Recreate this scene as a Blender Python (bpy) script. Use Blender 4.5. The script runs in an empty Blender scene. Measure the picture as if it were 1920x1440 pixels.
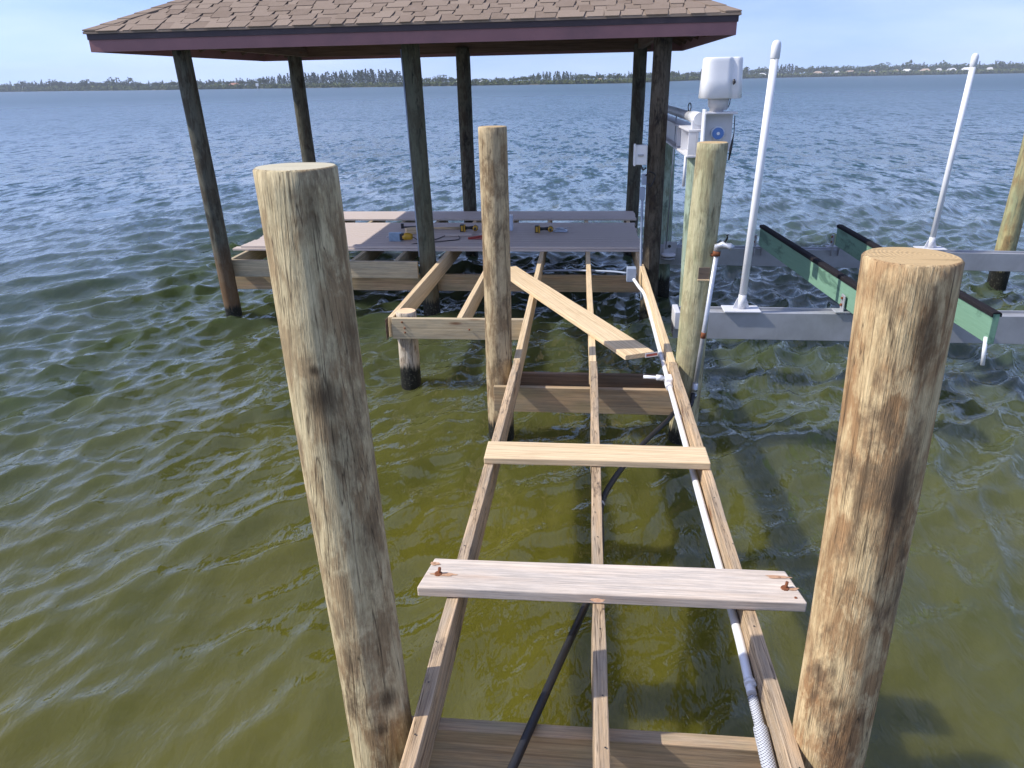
import bpy, bmesh, math, random
import numpy as np
from mathutils import Matrix, Vector, noise as mnoise
R = math.radians
random.seed(7); rng = np.random.default_rng(11)
scene = bpy.context.scene
COL = scene.collection

# ------------------------------------------------------------------ camera
FPX, HZ, SL, YAW, CH = 1406.0, 150.2, -0.0185, R(-5.967), 2.625
roll = math.atan(SL); pitch = math.atan((720-HZ)*math.cos(roll)/FPX)
FW = Vector((math.sin(YAW)*math.cos(pitch), math.cos(YAW)*math.cos(pitch), -math.sin(pitch)))
_r = Vector((math.cos(YAW), -math.sin(YAW), 0)); _u = _r.cross(FW)
EX = math.cos(roll)*_r + math.sin(roll)*_u
EY = math.sin(roll)*_r - math.cos(roll)*_u
CAM = Vector((0, 0, CH))
cd = bpy.data.cameras.new('camera'); cam = bpy.data.objects.new('camera', cd); COL.objects.link(cam)
cam.matrix_world = Matrix(((EX.x, -EY.x, -FW.x, 0), (EX.y, -EY.y, -FW.y, 0), (EX.z, -EY.z, -FW.z, CH), (0, 0, 0, 1)))
cd.sensor_width = 36; cd.lens = FPX/1920*36; cd.clip_start = .05; cd.clip_end = 9000
scene.camera = cam

# ------------------------------------------------------------------ sky and sun
SUN_EL, SUN_AZ = R(44.5), math.atan2(-.985, -.17)
w = bpy.data.worlds.new('World'); scene.world = w; w.use_nodes = True
nt = w.node_tree; bg = nt.nodes['Background']
sky = nt.nodes.new('ShaderNodeTexSky'); sky.sky_type = 'NISHITA'; sky.sun_disc = False
sky.sun_elevation = SUN_EL; sky.sun_rotation = SUN_AZ % (2*math.pi)
sky.air_density = 1.0; sky.dust_density = .6; sky.ozone_density = 2.2; sky.altitude = 0
# hazy subtropical air: the blue reaches right down to the horizon
tc = nt.nodes.new('ShaderNodeTexCoord'); va = nt.nodes.new('ShaderNodeVectorMath'); va.operation = 'ADD'; va.inputs[1].default_value = (0, 0, .17)
nt.links.new(tc.outputs['Generated'], va.inputs[0]); nt.links.new(va.outputs[0], sky.inputs[0])
# thin high cloud
cn = nt.nodes.new('ShaderNodeTexNoise'); cm = nt.nodes.new('ShaderNodeMapping'); cm.inputs['Scale'].default_value = (1.6, 1.6, 7); nt.links.new(tc.outputs['Generated'], cm.inputs[0]); nt.links.new(cm.outputs[0], cn.inputs['Vector'])
cn.inputs['Scale'].default_value = 1.7; cn.inputs['Detail'].default_value = 6; cn.inputs['Roughness'].default_value = .55
cr = nt.nodes.new('ShaderNodeValToRGB'); cr.color_ramp.elements[0].position = .38; cr.color_ramp.elements[1].position = .8; cr.color_ramp.elements[1].color = (.36, .36, .36, 1); nt.links.new(cn.outputs[0], cr.inputs[0])
cx = nt.nodes.new('ShaderNodeMixRGB'); cx.inputs[2].default_value = (6.5, 7.0, 7.8, 1); nt.links.new(cr.outputs[0], cx.inputs[0]); nt.links.new(sky.outputs[0], cx.inputs[1])
tn = nt.nodes.new('ShaderNodeMixRGB'); tn.blend_type = 'MULTIPLY'; tn.inputs[0].default_value = 1; tn.inputs[2].default_value = (.97, .925, 1.06, 1); nt.links.new(cx.outputs[0], tn.inputs[1])
nt.links.new(tn.outputs[0], bg.inputs[0]); bg.inputs[1].default_value = .145
sl = bpy.data.lights.new('sun', 'SUN'); sl.energy = 3.3; sl.angle = R(.53); sl.color = (1, .95, .87)
sun = bpy.data.objects.new('sun', sl); COL.objects.link(sun)
_s = Vector((math.cos(SUN_EL)*math.sin(SUN_AZ), math.cos(SUN_EL)*math.cos(SUN_AZ), math.sin(SUN_EL)))
sun.rotation_euler = _s.to_track_quat('Z', 'Y').to_euler(); sun.location = (-20, -5, 30)
scene.view_settings.view_transform = 'Standard'; scene.view_settings.look = 'None'
scene.view_settings.exposure = 0.66; scene.view_settings.gamma = 1
scene.render.engine = 'CYCLES'

# ------------------------------------------------------------------ helpers
def ray(px, py): return (FW*FPX + EX*(px-960) + EY*(py-720)).normalized()
def onz(px, py, z): d = ray(px, py); return CAM + d*((z-CH)/d.z)
def ony(px, py, y): d = ray(px, py); return CAM + d*(y/d.y)

WORLD = {}
def place(o, M, parent=None):
    o.parent = parent; COL.objects.link(o)
    if parent is not None: o.matrix_parent_inverse = WORLD[parent.name].inverted()
    o.matrix_basis = M; WORLD[o.name] = M.copy()
    return o
def thing(name, loc, label, cat, group=None):
    o = bpy.data.objects.new(name, None); o.empty_display_size = .1
    place(o, Matrix.Translation(loc)); return tag(o, label, cat, group)
def tag(o, label=None, cat=None, group=None, kind=None):
    if label: o['label'] = label
    if cat: o['category'] = cat
    if group: o['group'] = group
    if kind: o['kind'] = kind
    return o
def bm_obj(name, bm, mat, parent=None, M=Matrix.Identity(4), smooth=False):
    me = bpy.data.meshes.new(name); bm.normal_update(); bm.to_mesh(me); bm.free()
    for m in (mat if isinstance(mat, (list, tuple)) else [mat]): me.materials.append(m)
    if smooth:
        for p in me.polygons: p.use_smooth = True
    return place(bpy.data.objects.new(name, me), M, parent)
def axes(A, B, up=(0, 0, 1)):
    A, B = Vector(A), Vector(B); x = (B-A).normalized(); u = Vector(up)
    y = u.cross(x).normalized(); z = x.cross(y)
    c = (A+B)/2
    return Matrix(((x.x, y.x, z.x, c.x), (x.y, y.y, z.y, c.y), (x.z, y.z, z.z, c.z), (0, 0, 0, 1))), (B-A).length
def add_box(bm, c, s, bev=0, seg=1):
    g = bmesh.ops.create_cube(bm, size=1, matrix=Matrix.Translation(c) @ Matrix.Diagonal((*s, 1)))
    if bev:
        es = list({e for v in g['verts'] for e in v.link_edges})
        bmesh.ops.bevel(bm, geom=es, offset=bev, segments=seg, affect='EDGES', profile=.5)
def beam(name, A, B, wd, ht, mat, parent=None, up=(0, 0, 1), bev=.004, wob=.002, top=True):
    """lumber between A and B; A and B give the middle of its TOP face if top else its centre line"""
    M, L = axes(A, B, up)
    if top: M = M @ Matrix.Translation((0, 0, -ht/2))
    bm = bmesh.new(); add_box(bm, (0, 0, 0), (L, wd, ht), bev, 2)
    n = max(1, int(L/.16))
    if wob and n > 1:
        for i in range(1, n):
            x = -L/2 + L*i/n
            bmesh.ops.bisect_plane(bm, geom=bm.verts[:]+bm.edges[:]+bm.faces[:], plane_co=(x, 0, 0), plane_no=(1, 0, 0))
        sd = random.random()*90
        for v in bm.verts:
            p = Vector((v.co.x*2.2+sd, v.co.y*9, v.co.z*9)); v.co.y += wob*mnoise.noise(p)*1.3; v.co.z += wob*mnoise.noise(p+Vector((9, 3, 5)))
    return bm_obj(name, bm, mat, parent, M)
def tube_bm(bm, pts, r, n=10, caps=True, mi=0):
    pts = [Vector(p) for p in pts]; rings = []
    t0 = (pts[1]-pts[0]).normalized(); ref = Vector((0, 0, 1)) if abs(t0.z) < .9 else Vector((1, 0, 0))
    for i, p in enumerate(pts):
        t = (pts[min(i+1, len(pts)-1)] - pts[max(i-1, 0)]).normalized()
        a = t.cross(ref).normalized(); b = t.cross(a); rr = r[i] if isinstance(r, (list, tuple)) else r
        rings.append([bm.verts.new(p + (a*math.cos(q)+b*math.sin(q))*rr) for q in [2*math.pi*k/n for k in range(n)]])
    for i in range(len(rings)-1):
        for k in range(n):
            f = bm.faces.new((rings[i][k], rings[i][(k+1) % n], rings[i+1][(k+1) % n], rings[i+1][k])); f.smooth = True; f.material_index = mi
    if caps:
        for rg in (rings[0][::-1], rings[-1]): bm.faces.new(rg).material_index = mi
    return rings
def curve(pts, n=8):
    """Catmull-Rom through the points"""
    P = [Vector(p) for p in pts]; P = [2*P[0]-P[1]] + P + [2*P[-1]-P[-2]]; out = []
    for i in range(1, len(P)-2):
        for k in range(n):
            t = k/n; a, b, c, d = P[i-1:i+3]
            out.append(.5*((2*b)+(c-a)*t+(2*a-5*b+4*c-d)*t*t+(3*b-a-3*c+d)*t**3))
    return out + [P[-2]]
def tube(name, pts, r, mat, parent=None, n=10, smooth_pts=0):
    if smooth_pts: pts = curve(pts, smooth_pts)
    o = Vector(pts[0]); bm = bmesh.new(); tube_bm(bm, [Vector(p)-o for p in pts], r, n)
    bmesh.ops.recalc_face_normals(bm, faces=bm.faces[:])
    return bm_obj(name, bm, mat, parent, Matrix.Translation(o))
def boxo(name, c, s, mat, parent=None, bev=.003, rz=0, rx=0, ry=0):
    bm = bmesh.new(); add_box(bm, (0, 0, 0), s, bev, 2)
    M = Matrix.Translation(c) @ Matrix.Rotation(rz, 4, 'Z') @ Matrix.Rotation(rx, 4, 'X') @ Matrix.Rotation(ry, 4, 'Y')
    return bm_obj(name, bm, mat, parent, M)
def pile_mesh(base, r0, r1, H, lx=0, ly=0, seed=0, n=56, cham=.006, rough=1.0, below=-1.0, rings=None):
    bm = bmesh.new(); N = rings or max(12, int((H-below)/.045)); RG = []
    def ring(z, rs):
        t = (z-below)/(H-below); rr = (r0+(r1-r0)*t)*rs; vs = []
        bx = .006*rough*mnoise.noise(Vector((seed*3.1, z*.9, 0))); by = .006*rough*mnoise.noise(Vector((seed*5.7, z*.9, 4)))
        for k in range(n):
            q = 2*math.pi*k/n; cx, sx = math.cos(q), math.sin(q)
            d = .030*mnoise.noise(Vector((cx*1.3+seed, sx*1.3, z*.55))) + .016*mnoise.noise(Vector((cx*4+seed, sx*4, z*1.6))) + .008*mnoise.noise(Vector((cx*11, sx*11+seed, z*3.5)))
            rk = rr*(1+d*rough)
            vs.append(bm.verts.new((lx*z+bx+cx*rk, ly*z+by+sx*rk, z)))
        return vs
    for i in range(N+1): RG.append(ring(below+(H-cham-below)*i/N, 1))
    RG.append(ring(H-.001, 1-cham/r1)); 
    for i in range(len(RG)-1):
        for k in range(n):
            f = bm.faces.new((RG[i][k], RG[i][(k+1) % n], RG[i+1][(k+1) % n], RG[i+1][k])); f.smooth = True
    cap = ring(H, .6); 
    for k in range(n): bm.faces.new((RG[-1][k], RG[-1][(k+1) % n], cap[(k+1) % n], cap[k])).material_index = 1
    bm.faces.new(cap).material_index = 1
    return bm
def extrude_poly(bm, poly, thick, M=Matrix.Identity(4)):
    """poly: list of (x, y) in a plane, extruded along +z"""
    a = [bm.verts.new(M @ Vector((x, y, 0))) for x, y in poly]; b = [bm.verts.new(M @ Vector((x, y, thick))) for x, y in poly]
    n = len(poly); bm.faces.new(a[::-1]); bm.faces.new(b)
    for i in range(n): bm.faces.new((a[i], a[(i+1) % n], b[(i+1) % n], b[i]))

# ------------------------------------------------------------------ materials
class NT:
    def __init__(s, name):
        s.m = bpy.data.materials.new(name); s.m.use_nodes = True; s.t = s.m.node_tree
        s.b = s.t.nodes['Principled BSDF']; s.out = s.t.nodes['Material Output']
    def n(s, typ, **kw):
        nd = s.t.nodes.new('ShaderNode'+typ)
        for k, v in kw.items():
            if k.startswith('i_'): nd.inputs[k[2:].replace('_', ' ')].default_value = v
            else: setattr(nd, k, v)
        return nd
    def l(s, a, b): s.t.links.new(a, b)
    def coords(s, scale, rnd=True, rot=(0, 0, 0)):
        if not hasattr(s, 'co'):
            tc = s.n('TexCoord'); s.co = tc.outputs['Object']
            oi = s.n('ObjectInfo'); s.rnd = oi.outputs['Random']
            mu = s.n('Math', operation='MULTIPLY'); mu.inputs[1].default_value = 53.7; s.l(s.rnd, mu.inputs[0])
            va = s.n('VectorMath', operation='ADD'); s.l(s.co, va.inputs[0]); s.l(mu.outputs[0], va.inputs[1]); s.cor = va.outputs[0]
        mp = s.n('Mapping'); mp.inputs['Scale'].default_value = scale; mp.inputs['Rotation'].default_value = rot
        s.l(s.cor if rnd else s.co, mp.inputs[0]); return mp.outputs[0]
    def noise(s, scale, detail=4, rough=.55, dist=0, rnd=True, k=1.0, rot=(0, 0, 0)):
        nd = s.n('TexNoise'); s.l(s.coords(scale, rnd, rot), nd.inputs['Vector']); nd.inputs['Scale'].default_value = k
        nd.inputs['Detail'].default_value = detail; nd.inputs['Roughness'].default_value = rough; nd.inputs['Distortion'].default_value = dist
        return nd.outputs[0]
    def ramp(s, fac, stops):
        nd = s.n('ValToRGB'); s.l(fac, nd.inputs[0]); cr = nd.color_ramp
        while len(cr.elements) < len(stops): cr.elements.new(.5)
        for e, (p, c) in zip(cr.elements, stops):
            e.position = p; e.color = (c, c, c, 1) if isinstance(c, (int, float)) else (*c, 1)
        return nd.outputs[0]
    def mix(s, fac, a, b, mode='MIX'):
        nd = s.n('MixRGB', blend_type=mode)
        for v, i in ((fac, 0), (a, 1), (b, 2)):
            if hasattr(v, 'is_linked') or hasattr(v, 'links'): s.l(v, nd.inputs[i])
            elif isinstance(v, (int, float)): nd.inputs[i].default_value = v if i == 0 else (v, v, v, 1)
            else: nd.inputs[i].default_value = (*v, 1)
        return nd.outputs[0]
    def math(s, op, a, b=None):
        nd = s.n('Math', operation=op)
        for v, i in ((a, 0), (b, 1)):
            if v is None: continue
            if hasattr(v, 'links'): s.l(v, nd.inputs[i])
            else: nd.inputs[i].default_value = v
        return nd.outputs[0]
    def bump(s, h, strength, dist=.01):
        nd = s.n('Bump'); s.l(h, nd.inputs['Height']); nd.inputs['Strength'].default_value = strength; nd.inputs['Distance'].default_value = dist
        if s.b.inputs['Normal'].links: s.l(s.b.inputs['Normal'].links[0].from_socket, nd.inputs['Normal'])
        s.l(nd.outputs[0], s.b.inputs['Normal'])
    def fin(s, col=None, rough=None, **kw):
        if col is not None:
            if hasattr(col, 'links'): s.l(col, s.b.inputs['Base Color'])
            else: s.b.inputs['Base Color'].default_value = (*col, 1)
        if rough is not None:
            if hasattr(rough, 'links'): s.l(rough, s.b.inputs['Roughness'])
            else: s.b.inputs['Roughness'].default_value = rough
        for k, v in kw.items(): s.b.inputs[k].default_value = v
        return s.m

def lumber(name, light, mid, dark, grey=None, gamt=.0, knot=(.16, .07, .03), line=.55, rough=.8, green=0, bmp=.5, var=.25, ring=.5, crack=0):
    """flat-sawn board: grain runs along local X"""
    t = NT(name)
    wv = t.n('TexWave', wave_type='BANDS', bands_direction='DIAGONAL', wave_profile='SAW'); t.l(t.coords((.22, 11, 11)), wv.inputs['Vector'])
    wv.inputs['Scale'].default_value = 2.1; wv.inputs['Distortion'].default_value = 9; wv.inputs['Detail'].default_value = 2; wv.inputs['Detail Scale'].default_value = .55; wv.inputs['Detail Roughness'].default_value = .4
    fine = t.noise((6, 170, 170), 5, .7); st = t.noise((1.6, 38, 38), 6, .65); broad = t.noise((.8, 6, 6), 4, .55)
    col = t.ramp(st, [(.3, dark), (.46, mid), (.66, light)])
    col = t.mix(t.ramp(broad, [(.3, 0), (.7, line)]), col, light)
    col = t.mix(ring, col, t.ramp(wv.outputs[0], [(0, .62), (.25, .92), (.8, 1.0), (1, .7)]), 'MULTIPLY')
    col = t.mix(.6, col, t.ramp(fine, [(.25, .5), (.6, 1.08)]), 'MULTIPLY')
    if grey:
        gm = t.ramp(t.noise((1.4, 9, 9), 7, .72), [(.5-gamt*.3, 0), (.60, 1)])
        col = t.mix(t.math('MULTIPLY', gm, min(1, gamt+.3)), col, t.mix(t.ramp(fine, [(.3, 0), (.7, 1)]), tuple(c*.4 for c in grey), grey))
    if green: col = t.mix(t.ramp(t.noise((2, 6, 6), 4, .6), [(.42, 0), (.7, green)]), col, (.22, .25, .10))
    vo = t.n('TexVoronoi'); t.l(t.coords((1.35, 5.2, 5.2)), vo.inputs['Vector']); vo.inputs['Scale'].default_value = 1; vo.inputs['Randomness'].default_value = 1
    kd = t.math('ADD', vo.outputs['Distance'], t.math('MULTIPLY', t.math('SUBTRACT', st, .5), .12))
    kn = t.ramp(kd, [(.03, .9), (.075, .55), (.10, .2), (.2, 0)])
    col = t.mix(kn, col, knot)
    if crack:
        ck = t.ramp(t.math('ABSOLUTE', t.math('SUBTRACT', t.noise((.7, 26, 26), 4, .6, .8), .5)), [(.0, crack), (.014, 0)]); col = t.mix(ck, col, tuple(c*.25 for c in dark))
        t.bump(ck, -.6, .006)
        sm = t.ramp(t.noise((3.5, 9, 9), 5, .7), [(.56, 0), (.68, .75)]); col = t.mix(sm, col, (.07, .055, .05))
    hv = t.n('HueSaturation'); t.l(col, hv.inputs['Color']); t.l(t.math('ADD', t.math('MULTIPLY', t.rnd, var), 1-var/2), hv.inputs['Value'])
    t.bump(t.mix(.5, fine, st), bmp, .005)
    return t.fin(hv.outputs[0], rough, **{'Specular IOR Level': .25})

def pilewood(name, light, mid, brown, dark, patch=.5, wet=None, spots=(), green=None, rough=.8, dpat=.45, bmp=.8, z0=0, orange=None):
    """round pile: grain runs along local Z; wet = height of the tide stain"""
    t = NT(name)
    streak = t.noise((48, 48, 2.0), 5, .7); fine = t.noise((150, 150, 10), 3, .75)
    pat = t.noise((11, 11, 4.2), 7, .68, .3); pat2 = t.noise((8.5, 8.5, 3.6), 7, .72, .3); pat3 = t.noise((16, 16, 7), 6, .70, .3); big = t.noise((3.2, 3.2, 1.1), 2, .55)
    col = t.ramp(streak, [(.3, mid), (.6, light)])
    col = t.mix(t.ramp(pat, [(.52-patch*.14, 0), (.60-patch*.05, .9)]), col, t.mix(t.ramp(streak, [(.3, 0), (.7, 1)]), tuple(c*.62 for c in brown), tuple(min(1, c*1.15) for c in brown)))
    col = t.mix(t.ramp(pat3, [(.53, 0), (.64, .7)]), col, tuple(min(1, c*1.12) for c in light))
    col = t.mix(t.ramp(pat2, [(.62-dpat*.17, 0), (.70-dpat*.12, .82)]), col, t.mix(streak, tuple(c*.6 for c in dark), tuple(c*1.5 for c in dark)))
    col = t.mix(t.ramp(big, [(.4, 0), (.7, .25)]), col, light)
    col = t.mix(.55, col, t.ramp(fine, [(.28, .45), (.62, 1.1)]), 'MULTIPLY')
    # long drying checks
    ck = t.noise((11, 11, .5), 4, .6, .5); ckm = t.ramp(t.math('ABSOLUTE', t.math('SUBTRACT', ck, .5)), [(.0, 1), (.009, 0)])
    col = t.mix(t.math('MULTIPLY', ckm, .8), col, tuple(c*.35 for c in dark))
    if green: col = t.mix(t.ramp(t.noise((4, 4, 1), 4, .6), [(.38, 0), (.66, green[3])]), col, green[:3])
    sp = t.n('SeparateXYZ'); t.l(t.co, sp.inputs[0])
    if orange:
        om = t.ramp(t.math('ADD', t.math('MULTIPLY', t.math('SUBTRACT', sp.outputs[2], orange[3]), 1.5), t.math('MULTIPLY', streak, .8)), [(.2, 1), (.75, 0)])
        col = t.mix(t.math('MULTIPLY', om, .5), col, t.mix(streak, tuple(c*.35 for c in orange[:3]), orange[:3]))
    for (p, rad, st, amt) in spots:
        vs = t.n('VectorMath', operation='SUBTRACT'); t.l(t.co, vs.inputs[0]); vs.inputs[1].default_value = p
        vm = t.n('VectorMath', operation='MULTIPLY'); t.l(vs.outputs[0], vm.inputs[0]); vm.inputs[1].default_value = (1, 1, st)
        ln = t.n('VectorMath', operation='LENGTH'); t.l(vm.outputs[0], ln.inputs[0])
        q = t.math('ADD', t.math('DIVIDE', ln.outputs['Value'], rad), t.math('MULTIPLY', t.math('SUBTRACT', fine, .5), .6))
        col = t.mix(t.ramp(q, [(.3, amt), (.65, amt*.55), (1, 0)]), col, tuple(c*.4 for c in dark))
    rr = rough
    if wet is not None:
        q = t.math('ADD', t.math('SUBTRACT', wet, sp.outputs[2]), t.math('MULTIPLY', t.math('SUBTRACT', streak, .5), .34))
        wm = t.ramp(t.math('ADD', t.math('MULTIPLY', q, 9), .5), [(.3, 0), (.7, 1)])
        barn = t.ramp(t.noise((55, 55, 55), 3, .6), [(.56, 0), (.68, .6)])
        col = t.mix(wm, col, t.mix(barn, (.012, .012, .009), (.16, .15, .12)))
        rr = t.math('SUBTRACT', rough, t.math('MULTIPLY', wm, .35))
    t.bump(t.mix(.5, streak, fine), bmp, .012); t.bump(ckm, -.9, .01)
    return t.fin(col, rr, **{'Specular IOR Level': .25})

def endgrain(name, light, dark):
    t = NT(name); wv = t.n('TexWave', wave_type='RINGS', rings_direction='Z'); t.l(t.coords((1, 1, 1), False), wv.inputs['Vector'])
    wv.inputs['Scale'].default_value = 30; wv.inputs['Distortion'].default_value = 6; wv.inputs['Detail'].default_value = 3; wv.inputs['Detail Scale'].default_value = 1.4
    nz = t.noise((9, 9, 9), 5, .65)
    col = t.mix(t.ramp(nz, [(.35, .45), (.7, .95)]), t.ramp(wv.outputs[0], [(.2, tuple(.5*(a+b) for a, b in zip(dark, light))), (.7, light)]), light)
    st = t.noise((3, 30, 3), 3, .6); col = t.mix(t.ramp(st, [(.56, 0), (.68, .55)]), col, tuple(c*.45 for c in dark))
    t.bump(wv.outputs[0], .25, .004); return t.fin(col, .85, **{'Specular IOR Level': .2})

def plain(name, col, rough=.5, metal=0, var=.12, sc=12, dirt=None, damt=.4, bmp=.0, spec=.5):
    t = NT(name); nz = t.noise((sc,)*3, 5, .6)
    c = t.mix(t.ramp(nz, [(.3, 0), (.7, 1)]), tuple(v*(1-var) for v in col), tuple(min(1, v*(1+var*.5)) for v in col))
    if dirt: c = t.mix(t.ramp(t.noise((sc*.35,)*3, 6, .7, .5), [(.5, 0), (.72, damt)]), c, dirt)
    if bmp: t.bump(nz, bmp, .004)
    return t.fin(c, t.math('ADD', rough-.08, t.math('MULTIPLY', nz, .16)), **{'Metallic': metal, 'Specular IOR Level': spec})

M_old = lumber('weathered_joist', (.68, .49, .30), (.50, .34, .19), (.20, .125, .07), (.38, .33, .26), .35, line=.5, bmp=1, crack=.9)
M_new = lumber('fresh_lumber', (.78, .60, .37), (.68, .50, .29), (.52, .35, .18), line=.75, var=.1, bmp=.3, ring=.6, knot=(.36, .17, .07))
M_new2 = lumber('greened_lumber', (.60, .49, .31), (.50, .39, .24), (.30, .22, .13), (.40, .37, .28), .3, line=.6, var=.15)
M_cap = lumber('pile_cap_wood', (.62, .44, .27), (.48, .32, .18), (.26, .16, .09), (.36, .32, .25), .2, green=.3, line=.5)
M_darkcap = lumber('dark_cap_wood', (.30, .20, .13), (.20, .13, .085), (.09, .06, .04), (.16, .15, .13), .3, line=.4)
M_pale = lumber('bleached_plank', (.76, .65, .53), (.64, .52, .41), (.44, .34, .26), (.60, .55, .50), .3, line=.7, var=.05, knot=(.45, .29, .2), bmp=.7, ring=.5)
E_tan = endgrain('end_grain_tan', (.52, .37, .19), (.34, .22, .10)); E_grey = endgrain('end_grain_grey', (.55, .50, .36), (.30, .26, .17)); E_fresh = endgrain('end_grain_fresh', (.82, .58, .36), (.60, .38, .2))

M_white = plain('white_plastic', (.80, .81, .82), .35, var=.05, sc=6, dirt=(.55, .55, .52), damt=.2)
M_pvc = plain('white_pvc', (.78, .80, .82), .38, var=.06, sc=9, dirt=(.42, .40, .36), damt=.4)
M_alu = plain('grey_aluminium', (.40, .41, .43), .48, .25, .14, 5, (.24, .24, .24), .5)
M_aluw = plain('pale_aluminium', (.66, .66, .68), .5, .1, .08, 5, (.45, .44, .44), .4)
M_galv = plain('galvanised_pipe', (.56, .58, .62), .38, .5, .12, 25, (.28, .24, .2), .35)
M_rust = plain('rusty_steel', (.24, .08, .03), .9, .2, .4, 60, (.10, .04, .02), .6, .3)
M_black = plain('black_rubber', (.018, .018, .02), .5, 0, .2, 20)
M_blackp = plain('black_plastic', (.02, .02, .02), .4, 0, .2, 20)
M_carpet = plain('dark_carpet', (.02, .018, .02), .95, 0, .3, 80, bmp=.5, spec=.1)
M_yellow = plain('yellow_plastic', (.55, .31, .02), .45, 0, .1, 20)
M_blue = plain('blue_plastic', (.10, .22, .52), .4, 0, .1, 20)
M_bluegrey = plain('blue_grey_metal', (.30, .40, .50), .4, .3, .2, 30)
M_red = plain('red_paint', (.42, .07, .05), .45, 0, .15, 20)
M_boxgrey = plain('blue_grey_box', (.30, .36, .46), .5, 0, .1, 20)
M_steel = plain('steel', (.45, .46, .48), .35, .8, .15, 30)
M_plum = plain('plum_fascia', (.27, .125, .125), .55, 0, .14, 3, (.13, .075, .08), .5)
M_drip = plain('dark_drip_edge', (.045, .026, .030), .5, 0, .3, 4, (.11, .075, .075), .5)
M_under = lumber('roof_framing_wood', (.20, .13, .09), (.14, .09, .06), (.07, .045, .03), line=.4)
M_tag = plain('white_label', (.75, .72, .7), .6, 0, .05)

def bunkgreen():
    t = NT('green_painted_lumber'); fine = t.noise((3, 60, 60), 5, .65); pt = t.noise((2, 7, 7), 5, .7, .8)
    col = t.mix(t.ramp(pt, [(.52, 0), (.62, .85)]), t.mix(fine, (.13, .25, .17), (.20, .36, .25)), (.06, .13, .09))
    t.bump(fine, .4, .004); return t.fin(col, .7)
M_green = bunkgreen()

def deckmat():
    t = NT('composite_decking'); wv = t.n('TexWave', wave_type='BANDS', bands_direction='Y', wave_profile='SIN'); t.l(t.coords((1, 1, 1), False), wv.inputs['Vector']); wv.inputs['Scale'].default_value = 13
    fine = t.noise((6, 160, 20), 4, .6); big = t.noise((.8, 2, 1), 3, .5)
    col = t.mix(fine, (.55, .47, .405), (.69, .59, .51)); col = t.mix(t.ramp(big, [(.3, 0), (.7, .35)]), col, (.60, .50, .44))
    col = t.mix(t.ramp(wv.outputs[0], [(.0, .8), (.4, 0)]), col, (.27, .22, .23))
    t.bump(wv.outputs[0], .6, .003); return t.fin(col, .7, **{'Specular IOR Level': .3})
M_deck = deckmat()

def shinglemat():
    t = NT('asphalt_shingle'); gr = t.noise((260, 260, 260), 3, .7); md = t.noise((9, 9, 9), 4, .6)
    tone = t.mix(t.rnd, (.30, .225, .165), (.48, .375, .285)); col = t.mix(t.ramp(gr, [(.3, .25), (.72, .8)]), tuple([.10, .075, .055]), tone)
    col = t.mix(t.ramp(md, [(.35, 0), (.75, .4)]), col, (.30, .23, .19)); t.bump(gr, .7, .004)
    return t.fin(col, .95, **{'Specular IOR Level': .15})
M_shingle = shinglemat()

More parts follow.
